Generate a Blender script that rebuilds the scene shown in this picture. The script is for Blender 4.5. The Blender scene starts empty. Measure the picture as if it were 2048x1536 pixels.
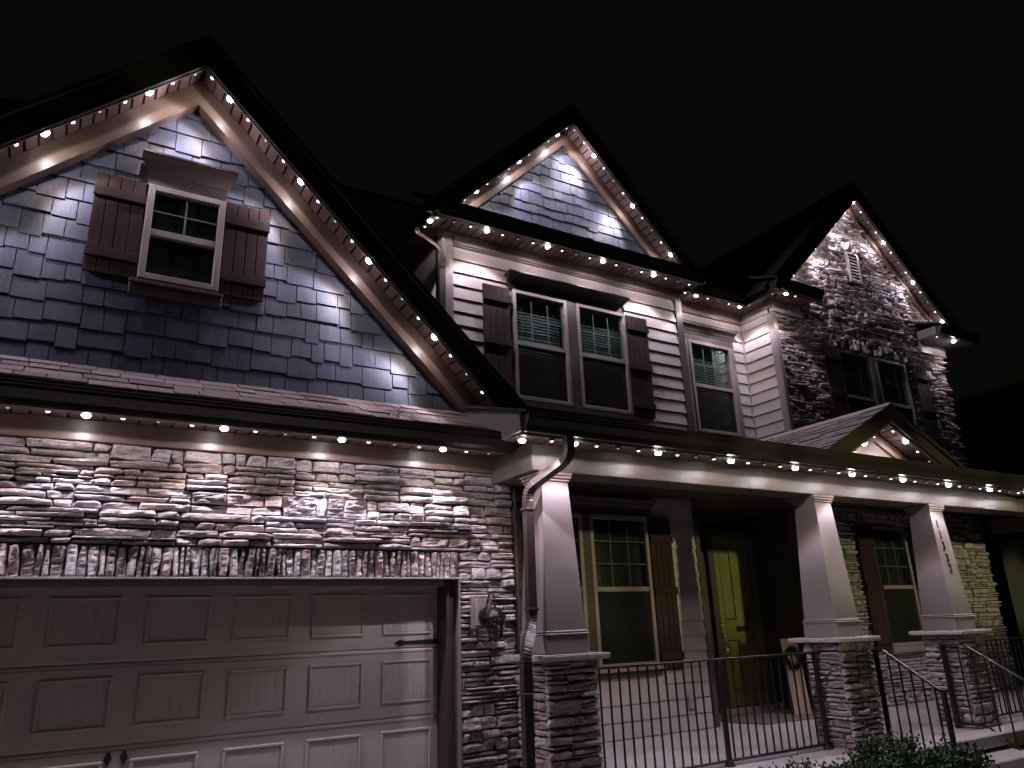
import bpy, math, random
from mathutils import Vector, Matrix, noise
random.seed(7)
sc = bpy.context.scene
COL = sc.collection

# ------------------------------------------------------------------ camera
CAMP = Vector((-0.1772, -5.9569, 1.7422)); YAW, PIT, ROL = 0.547, 0.3175, 0.0374
_r = Vector((math.cos(YAW), -math.sin(YAW), 0))
_f = Vector((math.sin(YAW)*math.cos(PIT), math.cos(YAW)*math.cos(PIT), math.sin(PIT)))
_u = _r.cross(_f)
_r2 = _r*math.cos(ROL) - _u*math.sin(ROL); _u2 = _r*math.sin(ROL) + _u*math.cos(ROL)
cam = bpy.data.cameras.new('camera'); cam.sensor_width = 36; cam.lens = 36*1479.78/2048
cam.clip_start = 0.05; cam.clip_end = 500
co = bpy.data.objects.new('camera', cam); COL.objects.link(co)
co.matrix_world = Matrix(((_r2.x, _u2.x, -_f.x, CAMP.x), (_r2.y, _u2.y, -_f.y, CAMP.y), (_r2.z, _u2.z, -_f.z, CAMP.z), (0, 0, 0, 1)))
sc.camera = co

# ------------------------------------------------------------------ night sky, one far street-lamp coloured sun, exposure
w = bpy.data.worlds.new('World'); sc.world = w; w.use_nodes = True
bg = w.node_tree.nodes['Background']; bg.inputs[0].default_value = (0.72, 0.72, 0.62, 1); bg.inputs[1].default_value = 0.0027
sun = bpy.data.lights.new('sun', 'SUN'); sun.energy = 0.72; sun.angle = math.radians(1.6); sun.color = (1.0, 0.97, 0.45)
so = bpy.data.objects.new('sun', sun); COL.objects.link(so); so.location = (9.8, -27, 5.6)
so.rotation_euler = Vector((-0.07, 1.0, -0.10)).to_track_quat('-Z', 'Y').to_euler()
sc.view_settings.view_transform = 'Standard'; sc.view_settings.look = 'None'
sc.view_settings.exposure = 0.38; sc.view_settings.gamma = 1.0
sc.render.engine = 'CYCLES'
cy = sc.cycles
cy.use_denoising = True; cy.max_bounces = 7; cy.diffuse_bounces = 4; cy.glossy_bounces = 3; cy.transparent_max_bounces = 12
cy.sample_clamp_indirect = 4.0; cy.caustics_reflective = False; cy.caustics_refractive = False
LAMP_W = 56.0

# ------------------------------------------------------------------ materials
def mat(name, col, rough=0.6, var=0.0, vscale=6.0, vstretch=(1, 1, 1), bump=0.0, bscale=40.0, bstretch=None, rnd=0.0, spec=0.5, metal=0.0, pal=None, coat=0.0):
    m = bpy.data.materials.new(name); m.use_nodes = True
    nt = m.node_tree; N = nt.nodes; L = nt.links; p = N['Principled BSDF']
    p.inputs['Roughness'].default_value = rough; p.inputs['Metallic'].default_value = metal
    p.inputs['Specular IOR Level'].default_value = spec
    if coat: p.inputs['Coat Weight'].default_value = coat; p.inputs['Coat Roughness'].default_value = 0.25
    geo = N.new('ShaderNodeNewGeometry'); oi = N.new('ShaderNodeObjectInfo')
    def mapped(st):
        mp = N.new('ShaderNodeMapping'); mp.inputs['Scale'].default_value = st
        L.new(geo.outputs['Position'], mp.inputs[0]); return mp.outputs[0]
    src = None
    if pal:
        a = N.new('ShaderNodeMath'); a.operation = 'ADD'; L.new(oi.outputs['Random'], a.inputs[0]); L.new(geo.outputs['Random Per Island'], a.inputs[1])
        fr = N.new('ShaderNodeMath'); fr.operation = 'FRACT'; L.new(a.outputs[0], fr.inputs[0])
        cr = N.new('ShaderNodeValToRGB'); cr.color_ramp.interpolation = 'CONSTANT'
        e = cr.color_ramp.elements
        e[0].position = 0; e[0].color = (*pal[0], 1); e[1].position = 1/len(pal); e[1].color = (*pal[1], 1)
        for i in range(2, len(pal)):
            x = e.new(i/len(pal)); x.color = (*pal[i], 1)
        L.new(fr.outputs[0], cr.inputs[0]); src = cr.outputs[0]
    else:
        c = N.new('ShaderNodeRGB'); c.outputs[0].default_value = (*col, 1); src = c.outputs[0]
        if rnd:
            a = N.new('ShaderNodeMath'); a.operation = 'ADD'; L.new(oi.outputs['Random'], a.inputs[0]); L.new(geo.outputs['Random Per Island'], a.inputs[1])
            fr = N.new('ShaderNodeMath'); fr.operation = 'FRACT'; L.new(a.outputs[0], fr.inputs[0])
            mr = N.new('ShaderNodeMapRange'); mr.inputs[3].default_value = 1-rnd; mr.inputs[4].default_value = 1+rnd; L.new(fr.outputs[0], mr.inputs[0])
            hv = N.new('ShaderNodeHueSaturation'); L.new(mr.outputs[0], hv.inputs['Value']); L.new(src, hv.inputs['Color']); src = hv.outputs[0]
    if var:
        nz = N.new('ShaderNodeTexNoise'); nz.inputs['Scale'].default_value = vscale; nz.inputs['Detail'].default_value = 6; nz.inputs['Roughness'].default_value = 0.65
        L.new(mapped(vstretch), nz.inputs['Vector'])
        mr = N.new('ShaderNodeMapRange'); mr.inputs[1].default_value = 0.25; mr.inputs[2].default_value = 0.75
        mr.inputs[3].default_value = 1-var; mr.inputs[4].default_value = 1+var; L.new(nz.outputs[0], mr.inputs[0])
        hv = N.new('ShaderNodeHueSaturation'); L.new(mr.outputs[0], hv.inputs['Value']); L.new(src, hv.inputs['Color']); src = hv.outputs[0]
        rr = N.new('ShaderNodeMapRange'); rr.inputs[3].default_value = max(0.05, rough-0.12); rr.inputs[4].default_value = min(1, rough+0.12)
        L.new(nz.outputs[0], rr.inputs[0]); L.new(rr.outputs[0], p.inputs['Roughness'])
    L.new(src, p.inputs['Base Color'])
    if bump:
        nz = N.new('ShaderNodeTexNoise'); nz.inputs['Scale'].default_value = bscale; nz.inputs['Detail'].default_value = 8; nz.inputs['Roughness'].default_value = 0.7
        L.new(mapped(bstretch or vstretch), nz.inputs['Vector'])
        b = N.new('ShaderNodeBump'); b.inputs['Strength'].default_value = 1.0; b.inputs['Distance'].default_value = bump
        L.new(nz.outputs[0], b.inputs['Height']); L.new(b.outputs[0], p.inputs['Normal'])
    return m
def emis(name, col, s):
    m = bpy.data.materials.new(name); m.use_nodes = True; nt = m.node_tree; p = nt.nodes['Principled BSDF']
    p.inputs['Base Color'].default_value = (0.8, 0.8, 0.8, 1); p.inputs['Emission Color'].default_value = (*col, 1); p.inputs['Emission Strength'].default_value = s
    m.cycles.emission_sampling = 'NONE'
    return m
def thin(name, tint, gl, rough=0.03):                        # a pane or screen: see-through sheet with a glossy skin
    m = bpy.data.materials.new(name); m.use_nodes = True; nt = m.node_tree; N = nt.nodes; L = nt.links
    N.remove(N['Principled BSDF']); out = N['Material Output']
    t = N.new('ShaderNodeBsdfTransparent'); t.inputs[0].default_value = (*tint, 1)
    g = N.new('ShaderNodeBsdfGlossy'); g.inputs[0].default_value = (0.9, 1.0, 0.97, 1); g.inputs['Roughness'].default_value = rough
    lw = N.new('ShaderNodeLayerWeight'); lw.inputs[0].default_value = 0.35
    ml = N.new('ShaderNodeMath'); ml.operation = 'MULTIPLY'; ml.inputs[1].default_value = gl; L.new(lw.outputs['Fresnel'], ml.inputs[0])
    mx = N.new('ShaderNodeMixShader'); L.new(ml.outputs[0], mx.inputs[0]); L.new(t.outputs[0], mx.inputs[1]); L.new(g.outputs[0], mx.inputs[2])
    L.new(mx.outputs[0], out.inputs[0]); return m

def mesh_screen():                                           # dark woven insect screen: half open
    m = bpy.data.materials.new('insect_screen'); m.use_nodes = True; nt = m.node_tree; N = nt.nodes; L = nt.links
    N.remove(N['Principled BSDF']); t = N.new('ShaderNodeBsdfTransparent'); d = N.new('ShaderNodeBsdfDiffuse'); d.inputs[0].default_value = (0.030, 0.031, 0.034, 1)
    mx = N.new('ShaderNodeMixShader'); mx.inputs[0].default_value = 0.45; L.new(t.outputs[0], mx.inputs[1]); L.new(d.outputs[0], mx.inputs[2]); L.new(mx.outputs[0], N['Material Output'].inputs[0]); return m
STONEPAL = [(0.439, 0.388, 0.383), (0.369, 0.332, 0.333), (0.482, 0.414, 0.403), (0.331, 0.295, 0.295), (0.471, 0.432, 0.44), (0.402, 0.357, 0.351), (0.525, 0.468, 0.462), (0.416, 0.347, 0.329), (0.388, 0.362, 0.372)]
M = dict(
    stone=mat('stone', None, 0.85, 0.40, 18, (1, 1, 2.0), 0.013, 44, (1, 1, 1.3), pal=STONEPAL, spec=0.2),
    mortar=mat('mortar', (0.07, 0.06, 0.058), 0.95, 0.3, 30),
    shake=mat('shake', (0.078, 0.089, 0.124), 0.5, 0.16, 20, (1, 1, 0.12), 0.0028, 70, (1, 1, 0.09), rnd=0.17),
    siding=mat('siding', (0.41, 0.36, 0.345), 0.55, 0.06, 9, (0.25, 1, 1), 0.0012, 40, (0.12, 1, 1)),
    coil=mat('coil_trim', (0.155, 0.106, 0.081), 0.35, 0.07, 3, (1, 1, 1), 0.0003, 5, (0.4, 1, 1.2), spec=0.65),
    beam=mat('beam_wrap', (0.115, 0.092, 0.073), 0.40, 0.22, 2.6, (1, 1, 2), 0.009, 6.5, (0.5, 1, 2.0), spec=0.65),
    taupe=mat('taupe_paint', (0.215, 0.182, 0.177), 0.55, 0.10, 3.5, bump=0.0006, bscale=30),
    trim=mat('tan_trim', (0.265, 0.226, 0.213), 0.42, 0.05, 6, bump=0.0004, bscale=60),
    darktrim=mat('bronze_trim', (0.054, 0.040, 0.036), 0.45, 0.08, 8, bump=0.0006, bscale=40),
    soffit=mat('soffit_vinyl', (0.135, 0.088, 0.077), 0.5, 0.08, 7, rnd=0.06, bump=0.0004, bscale=50),
    gutter=mat('gutter_metal', (0.040, 0.032, 0.030), 0.35, 0.12, 5, bump=0.0006, bscale=12, spec=0.6),
    spout=mat('downspout_metal', (0.042, 0.029, 0.027), 0.33, 0.12, 7, bump=0.0005, bscale=18, spec=0.6),
    shutter=mat('shutter_wood', (0.032, 0.0175, 0.0155), 0.75, 0.35, 18, (1, 1, 0.08), 0.0016, 70, (1, 1, 0.06), spec=0.18), muntin=mat('grille_bar', (0.085, 0.09, 0.088), 0.5),
    gdoor=mat('garage_door_paint', (0.44, 0.385, 0.35), 0.55, 0.10, 2.2, (1, 1, 1), 0.0004, 90, (1, 1, 0.2)),
    iron=mat('black_iron', (0.012, 0.011, 0.011), 0.42, 0.2, 20, bump=0.0005, bscale=80),
    roof=mat('roof_shingle', (0.28, 0.22, 0.215), 0.9, 0.35, 30, bump=0.004, bscale=160, rnd=0.26),
    roofdim=mat('dim_porch_shingle', (0.125, 0.10, 0.10), 0.9, 0.35, 30, bump=0.004, bscale=160, rnd=0.30),  # darker copy of the roof shingle colour for weak light on the porch slope
    roofdark=mat('roof_field', (0.035, 0.03, 0.03), 0.92, 0.35, 14, bump=0.006, bscale=60),
    fascia=mat('fascia_metal', (0.016, 0.013, 0.012), 0.6, 0.1, 6),  # near-black colour paints in the shade on boards no lamp reaches
    concrete=mat('concrete', (0.46, 0.41, 0.405), 0.85, 0.16, 3.0, bump=0.0018, bscale=70),
    drive=mat('driveway_concrete', (0.45, 0.42, 0.405), 0.9, 0.18, 1.2, bump=0.002, bscale=60),
    grass=mat('lawn', (0.035, 0.055, 0.02), 0.95, 0.5, 8, bump=0.02, bscale=70),
    entry=mat('entry_door_paint', (0.15, 0.16, 0.042), 0.42, 0.22, 10, (1, 1, 0.2), 0.0006, 50, (1, 1, 0.15)),
    brass=mat('nickel', (0.62, 0.60, 0.55), 0.25, metal=1.0),
    blind=mat('blind_slat', (0.42, 0.46, 0.45), 0.5), dimblind=mat('dim_blind_slat', (0.07, 0.058, 0.048), 0.5),  # second one: blind colour darkened for the dim porch and bay windows
    dark=mat('shade_backing', (0.006, 0.006, 0.006), 0.95),  # near-black colour standing in for unlit depth at windows, vent and door grooves
    puck=mat('light_housing', (0.05, 0.035, 0.03), 0.4),
    track=mat('light_track', (0.14, 0.10, 0.085), 0.35, spec=0.6),
    flash=mat('flashing', (0.5, 0.46, 0.45), 0.35, 0.1, 12, metal=0.3),
    sign=mat('sign_wood', (0.30, 0.23, 0.17), 0.7, 0.3, 14, (1, 1, 0.1)),
    leafm=mat('boxwood_leaf', (0.035, 0.075, 0.022), 0.5, 0.3, 30, rnd=0.45, spec=0.4),
    stem=mat('stem', (0.06, 0.045, 0.03), 0.9),
    mat_=mat('woven_mat', (0.17, 0.125, 0.12), 0.95, 0.5, 22, (1, 1, 1), 0.003, 120),
    ventw=mat('vent_paint', (0.66, 0.62, 0.60), 0.5), plastic=mat('grey_cover', (0.33, 0.28, 0.275), 0.5),
    digit=mat('bronze_digit', (0.03, 0.025, 0.022), 0.4, metal=0.5),
    bow=mat('wreath_green', (0.012, 0.016, 0.012), 0.9, 0.4, 40),
    nwall=mat('neighbour_siding', (0.05, 0.05, 0.052), 0.9, 0.1),
    glass=thin('window_glass', (0.84, 0.92, 0.90), 0.5),
    screen=mesh_screen(),
    lampglass=thin('lantern_glass', (0.55, 0.56, 0.52), 0.8, 0.12),
    on=emis('lit_lens', (1.0, 0.93, 0.92), 40.0), half=emis('glint_lens', (1.0, 0.95, 0.93), 2.2), off=emis('faint_glint_lens', (1.0, 0.9, 0.88), 0.35))  # weaker two: emission painting reflected lamp light on unlit lenses

# ------------------------------------------------------------------ mesh helpers
class MB:
    def __init__(s): s.v = []; s.f = []
    def add(s, vs, fs):
        o = len(s.v); s.v += [tuple(v) for v in vs]; s.f += [tuple(i+o for i in f) for f in fs]; return s
    def box(s, x0, x1, y0, y1, z0, z1, b=0.0):
        if b <= 0:
            return s.add([(x, y, z) for z in (z0, z1) for y in (y0, y1) for x in (x0, x1)],
                         [(0, 2, 3, 1), (4, 5, 7, 6), (0, 1, 5, 4), (2, 6, 7, 3), (0, 4, 6, 2), (1, 3, 7, 5)])
        b = min(b, (x1-x0)*.45, (y1-y0)*.45, (z1-z0)*.45)
        V = []; idx = {}
        X = (x0, x1); Y = (y0, y1); Z = (z0, z1)
        for i in (0, 1):
            for j in (0, 1):
                for k in (0, 1):
                    sx, sy, sz = (b if i == 0 else -b), (b if j == 0 else -b), (b if k == 0 else -b)
                    idx[i, j, k, 0] = len(V); V.append((X[i], Y[j]+sy, Z[k]+sz))
                    idx[i, j, k, 1] = len(V); V.append((X[i]+sx, Y[j], Z[k]+sz))
                    idx[i, j, k, 2] = len(V); V.append((X[i]+sx, Y[j]+sy, Z[k]))
        F = []
        for i in (0, 1):
            a = [idx[i, 0, 0, 0], idx[i, 1, 0, 0], idx[i, 1, 1, 0], idx[i, 0, 1, 0]]; F.append(a if i else a[::-1])
            a = [idx[0, i, 0, 1], idx[1, i, 0, 1], idx[1, i, 1, 1], idx[0, i, 1, 1]]; F.append(a[::-1] if i else a)
            a = [idx[0, 0, i, 2], idx[1, 0, i, 2], idx[1, 1, i, 2], idx[0, 1, i, 2]]; F.append(a if i else a[::-1])
        for p in (0, 1):
            for q in (0, 1):
                fl = (p == q)
                a = [idx[p, q, 0, 0], idx[p, q, 1, 0], idx[p, q, 1, 1], idx[p, q, 0, 1]]; F.append(a[::-1] if fl else a)
                a = [idx[p, 0, q, 0], idx[p, 1, q, 0], idx[p, 1, q, 2], idx[p, 0, q, 2]]; F.append(a if fl else a[::-1])
                a = [idx[0, p, q, 1], idx[1, p, q, 1], idx[1, p, q, 2], idx[0, p, q, 2]]; F.append(a[::-1] if fl else a)
        for i in (0, 1):
            for j in (0, 1):
                for k in (0, 1):
                    a = [idx[i, j, k, 0], idx[i, j, k, 1], idx[i, j, k, 2]]; F.append(a if (i+j+k) % 2 else a[::-1])
        return s.add(V, F)
    def prism(s, pts, ax, a0, a1):
        n = len(pts)
        def P(p, a): return (a, p[0], p[1]) if ax == 'X' else ((p[0], a, p[1]) if ax == 'Y' else (p[0], p[1], a))
        V = [P(p, a0) for p in pts] + [P(p, a1) for p in pts]
        area = sum(pts[i][0]*pts[(i+1) % n][1]-pts[(i+1) % n][0]*pts[i][1] for i in range(n))
        F = [tuple(range(n)), tuple(range(2*n-1, n-1, -1))] + [(i, i+n, (i+1) % n+n, (i+1) % n) for i in range(n)]
        flip = (area > 0) if ax in ('X', 'Z') else (area < 0)
        if flip: F = [f[::-1] for f in F]
        return s.add(V, F)
    def tube(s, path, r, n=8, caps=True):
        ring = []
        V = []; F = []
        for i, p in enumerate(path):
            p = Vector(p); d = (Vector(path[min(i+1, len(path)-1)])-Vector(path[max(i-1, 0)])).normalized()
            a = d.cross(Vector((0, 0, 1)));  a = Vector((1, 0, 0)) if a.length < 1e-3 else a.normalized(); b = d.cross(a)
            rr = r[i] if isinstance(r, (list, tuple)) else r
            for k in range(n):
                t = 2*math.pi*k/n; V.append(p+a*(rr*math.cos(t))+b*(rr*math.sin(t)))
        for i in range(len(path)-1):
            for k in range(n):
                F.append((i*n+k, i*n+(k+1) % n, (i+1)*n+(k+1) % n, (i+1)*n+k))
        if caps: F += [tuple(range(n))[::-1], tuple(range((len(path)-1)*n, len(path)*n))]
        return s.add(V, F)
    def rtube(s, path, wx, wy, ribs=None):                        # rectangular spout: wx across (x), wy the other way; section kept across the path
        V = []; F = []; n = 4
        for i, p in enumerate(path):
            p = Vector(p); d = (Vector(path[min(i+1, len(path)-1)])-Vector(path[max(i-1, 0)])).normalized()
            a = Vector((1, 0, 0)); a = (a-d*a.dot(d)).normalized(); b = d.cross(a)
            k = 1.0 if not ribs else ribs[i]
            for sx, sy in ((-1, -1), (1, -1), (1, 1), (-1, 1)): V.append(p+a*(sx*wx*.5*k)+b*(sy*wy*.5*k))
        for i in range(len(path)-1):
            for q in range(n): F.append((i*n+q, i*n+(q+1) % n, (i+1)*n+(q+1) % n, (i+1)*n+q))
        F += [(3, 2, 1, 0), tuple(range((len(path)-1)*n, len(path)*n))]
        return s.add(V, F)
    def lathe(s, prof, c=(0, 0, 0), n=16):
        V = []; F = []
        for r, z in prof:
            for k in range(n):
                t = 2*math.pi*k/n; V.append((c[0]+r*math.cos(t), c[1]+r*math.sin(t), c[2]+z))
        for i in range(len(prof)-1):
            for k in range(n): F.append((i*n+k, i*n+(k+1) % n, (i+1)*n+(k+1) % n, (i+1)*n+k))
        F += [tuple(range(n))[::-1], tuple(range((len(prof)-1)*n, len(prof)*n))]
        return s.add(V, F)
    def mesh(s, name, m, smooth=None):
        me = bpy.data.meshes.new(name); me.from_pydata(s.v, [], s.f); me.update()
        if m: me.materials.append(m)
        if smooth is not None:
            me.polygons.foreach_set('use_smooth', [True]*len(me.polygons)); me.set_sharp_from_angle(angle=math.radians(smooth))
        return me
    def obj(s, name, m, parent=None, smooth=None, **kw):
        return put(name, s.mesh(name, m, smooth), parent, **kw)
def put(name, me, parent=None, loc=None, rot=None, scale=None, label=None, kind=None, cat=None, group=None):
    o = bpy.data.objects.new(name, me); COL.objects.link(o)
    if parent: o.parent = parent
    if loc: o.location = loc
    if rot: o.rotation_euler = rot
    if scale: o.scale = scale
    if label: o['label'] = label
    if kind: o['kind'] = kind
    if cat: o['category'] = cat
    if group: o['group'] = group
    return o
def B(x0, x1, y0, y1, z0, z1, b=0.004): return MB().box(x0, x1, y0, y1, z0, z1, b)
def wall_mesh(x0, x1, z0, z1, y0, y1, holes):
    mb = MB()
    xs = sorted({x0, x1, *[h[0] for h in holes], *[h[1] for h in holes]}); zs = sorted({z0, z1, *[h[2] for h in holes], *[h[3] for h in holes]})
    xs = [x for x in xs if x0 <= x <= x1]; zs = [z for z in zs if z0 <= z <= z1]
    solid = lambda i, j: 0 <= i < len(xs)-1 and 0 <= j < len(zs)-1 and not any(h[0] <= xs[i] < h[1] and h[2] <= zs[j] < h[3] for h in holes)
    for i in range(len(xs)-1):
        for j in range(len(zs)-1):
            if not solid(i, j): continue
            a, b, c, d = xs[i], xs[i+1], zs[j], zs[j+1]
            mb.add([(a, y0, c), (b, y0, c), (b, y0, d), (a, y0, d)], [(0, 1, 2, 3)]); mb.add([(a, y1, c), (b, y1, c), (b, y1, d), (a, y1, d)], [(3, 2, 1, 0)])
            if not solid(i-1, j): mb.add([(a, y0, c), (a, y1, c), (a, y1, d), (a, y0, d)], [(3, 2, 1, 0)])
            if not solid(i+1, j): mb.add([(b, y0, c), (b, y1, c), (b, y1, d), (b, y0, d)], [(0, 1, 2, 3)])
            if not solid(i, j-1): mb.add([(a, y0, c), (b, y0, c), (b, y1, c), (a, y1, c)], [(3, 2, 1, 0)])
            if not solid(i, j+1): mb.add([(a, y0, d), (b, y0, d), (b, y1, d), (a, y1, d)], [(0, 1, 2, 3)])
    return mb
def clip(poly, a, b, c):                                            # keep a*x+b*z <= c
    out = []
    for i in range(len(poly)):
        p, q = poly[i], poly[(i+1) % len(poly)]; dp, dq = a*p[0]+b*p[1]-c, a*q[0]+b*q[1]-c
        if dp <= 0: out.append(p)
        if dp*dq < 0:
            t = dp/(dp-dq); out.append((p[0]+t*(q[0]-p[0]), p[1]+t*(q[1]-p[1])))
    return out

# ------------------------------------------------------------------ house root
house = put('house', None, None, label='two-storey suburban house with stone, blue shake and beige siding under lit eaves', cat='house')
house.empty_display_size = 0.2

# ------------------------------------------------------------------ stones
def stone_mb(wd, ht, dp, seed, fine=1.0):
    """one split ledgestone: ragged top and bottom edge, bedding ledges and clefts on the face"""
    nx = max(4, int(wd/0.021*fine)); nz = max(4, int(ht/0.0125*fine)); R = random.Random(seed)
    tx, tz = R.uniform(-.20, .20), R.uniform(-.55, .45); o = Vector((seed*3.17 % 97, seed*1.31 % 89, seed*.77 % 83))
    sl0, sl1 = R.gauss(0, .010), R.gauss(0, .010); hump = R.choice((0, 0, .010, .016)) if ht > .05 else 0; skew = R.uniform(-.3, .3)
    us = [0, .02] + [(.02+.96*i/(nx-1)) for i in range(1, nx-1)] + [.98, 1]; vs = [0, .05] + [(.05+.90*i/(nz-1)) for i in range(1, nz-1)] + [.95, 1]
    V = []; F = []; W = len(us); H = len(vs); g = 0.002; rough = R.uniform(.7, 1.5)
    for j, v in enumerate(vs):
        for i, u in enumerate(us):
            x = (u-.5)*(wd-2*g); z = (v-.5)*(ht-2*g)
            top = abs(noise.noise(o+Vector((x*8, 5, 0))))*.014+abs(noise.noise(o+Vector((x*31, 7, 0))))*.007
            top += hump*min(1, max(0, abs(u-.5-skew*.5)*2.2-.35)); bot = abs(noise.noise(o+Vector((x*8, 9, 0))))*.010+abs(noise.noise(o+Vector((x*30, 2, 0))))*.004
            zz = z-top*v*v*min(1, ht/.06)+bot*(1-v)**2*min(1, ht/.06)
            if u < .12: x += max(0, sl0*(v-.5)*2+.003+.005*noise.noise(o+Vector((1, 0, z*30))))
            if u > .88: x -= max(0, sl1*(v-.5)*2+.003+.005*noise.noise(o+Vector((4, 0, z*30))))
            e = min(u, 1-u)*wd; e2 = min(v, 1-v)*ht; edge = min(1, e/.009)*min(1, e2/.007)
            n1 = noise.noise(o+Vector((x*6, 0, z*15))); n2 = noise.noise(o+Vector((x*17, 3, z*46))); n3 = abs(noise.noise(o+Vector((x*9, 8, z*22)))); n4 = noise.noise(o+Vector((x*48, 1, z*80)))
            led = round((n1*.5+z*18+noise.noise(o+Vector((x*4, 6, 0)))*.8)*1.6)/1.6*.011        # split bedding layers
            y = -(dp*(.45+.55*edge) + (tx*x+tz*z)*edge + rough*(.012*n1+.010*n2+.0045*n4-.022*n3*edge+led*edge*.7)*(.3+.7*edge))
            V.append((x, min(y, -.003), zz))
    for j in range(H-1):
        for i in range(W-1):
            a = j*W+i; F.append((a, a+1, a+1+W, a+W))
    bd = [i for i in range(W)] + [(j+1)*W-1 for j in range(1, H)] + [(H-1)*W+i for i in range(W-2, -1, -1)] + [j*W for j in range(H-2, 0, -1)]
    n0 = len(V)
    for b in bd: V.append((V[b][0], .012, V[b][2]))
    for k in range(len(bd)): F.append((bd[k], n0+k, n0+(k+1) % len(bd), bd[(k+1) % len(bd)]))
    m = MB(); m.v = V; m.f = F; return m
def ledge(x0, x1, z0, z1, R, band=(.10, .17), cell=(.22, .80), snap=None):
    """random stacked-ledge pattern: cells cut into one to four courses, each course cut into stones"""
    out = []; z = z0
    while z < z1-1e-6:
        h = R.uniform(*band)
        if z1-z-h < .08: h = z1-z
        x = x0 - R.uniform(0, .2)
        while x < x1-1e-6:
            c = R.uniform(*cell)
            if x1-(x+c) < .09: c = x1-x
            a, b = max(x, x0), min(x+c, x1); x += c
            if b-a < .02: continue
            n = R.choices((1, 2, 3, 4), (.07 if h < .14 else .02, .40, .40, .13))[0]
            while h/n < .029: n -= 1
            ws = [R.uniform(.45, 1.7) for _ in range(n)]; t = sum(ws); zz = z; rows = []
            for q in ws: rows.append((zz, zz+h*q/t)); zz += h*q/t
            for p, q in rows:
                cuts = [a]
                while True:
                    l = R.uniform(.11, .52) if q-p < .07 else R.uniform(.08, .30)
                    if cuts[-1]+l > b-.07: break
                    cuts.append(cuts[-1]+l)
                cuts.append(b)
                for i in range(len(cuts)-1): out.append((cuts[i], cuts[i+1], p, q))
        z += h
    return out
_seed = [100]
def lay(rects, parent, origin, rotz=0.0, keep=9999, dr=(.014, .086), fine=1.0, rank=None, rotx=None):
    """rects in wall coordinates (along, up); the wall's outward side is local -y"""
    order = sorted(rects, key=rank) if rank else rects
    rest = MB(); c, s = math.cos(rotz), math.sin(rotz)
    for n, (a, b, p, q) in enumerate(order):
        _seed[0] += 1; sd = _seed[0]
        mb = stone_mb(b-a, q-p, random.Random(sd).uniform(*dr), sd, fine)
        lx, lz = (a+b)/2, (p+q)/2
        L = (origin[0]+lx*c, origin[1]+lx*s, origin[2]+lz)
        if n < keep:
            mb.obj('stone', M['stone'], parent, loc=L, rot=(0, 0, rotz))
        else:
            rest.add([(L[0]+v[0]*c-v[1]*s, L[1]+v[0]*s+v[1]*c, L[2]+v[2]) for v in mb.v], mb.f)
    if rest.v: rest.obj('stone_facing', M['stone'], parent, kind='stuff', label='thin stacked ledgestones beyond those told apart singly')
def minus(rects, holes):
    out = []
    for a, b, p, q in rects:
        segs = [(a, b)]
        for h in holes:
            if q > h[2]+.02 and p < h[3]-.02:
                ns = []
                for s0, s1 in segs:
                    if s1 <= h[0] or s0 >= h[1]: ns.append((s0, s1)); continue
                    if s0 < h[0]-.03: ns.append((s0, h[0]))
                    if s1 > h[1]+.03: ns.append((h[1], s1))
                segs = ns
        out += [(s0, s1, p, q) for s0, s1 in segs if s1-s0 > .03]
    return out

# ================================================================== GARAGE BLOCK
XL, XC = -2.70, 3.379                    # garage wall ends
GDX0, GDX1, GDZ = -2.14, 2.80, 2.152     # door opening
gw = wall_mesh(XL, XC, 0, 3.66, 0.0, 0.28, [(GDX0, GDX1, 0, GDZ)]).obj('garage_wall', M['mortar'], house, label='stacked ledgestone wall over and beside the garage door')
R1 = random.Random(3)
r = ledge(-.95, XC, 2.392, 3.105, R1)
r2 = ledge(2.825, XC, 0.0, 2.392, R1, cell=(.2, .56))
allr = r + r2
lay(allr, gw, (0, 0, 0), keep=300, rank=lambda t: (0 if t[3] > .75 else 1, 0 if t[0] > -.75 else 1))
lay(ledge(XL, -.95, 2.392, 3.105, R1) + ledge(XL, GDX0-.03, 0, 2.392, R1), gw, (0, 0, 0), keep=0, fine=.7)
x = -2.1; sol = []
while x < 2.79:
    c = R1.uniform(.035, .085); sol.append((x, min(x+c, 2.795), 2.170, 2.388)); x += c
sv = [t for t in sol if t[1] > -.9]; lay(sv, gw, (0, 0, 0), dr=(.028, .07), keep=300); lay([t for t in sol if t[1] <= -.9], gw, (0, 0, 0), dr=(.028, .07), keep=0)
B(GDX0-.02, 2.815, -.095, 0.0, 2.153, 2.166, .002).obj('lintel_flashing', M['flash'], house)
# corner channel and casing
B(XC+.002, XC+.03, -.075, .03, 0, 3.0, .003).obj('corner_channel', M['darktrim'], house)
B(2.803, 2.823, -.05, .20, 0, 2.152, .003).obj('door_jamb', M['taupe'], house); B(2.725, 2.803, .03, .20, 0, 2.151, .004).obj('door_stop', M['darktrim'], house)
B(GDX0-.002, GDX0+.05, -.02, .20, 0, 2.152, .003).obj('door_jamb', M['taupe'], house); B(GDX0+.05, 2.725, .06, .20, 2.105, 2.152, .004).obj('head_casing', M['taupe'], house)
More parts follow.
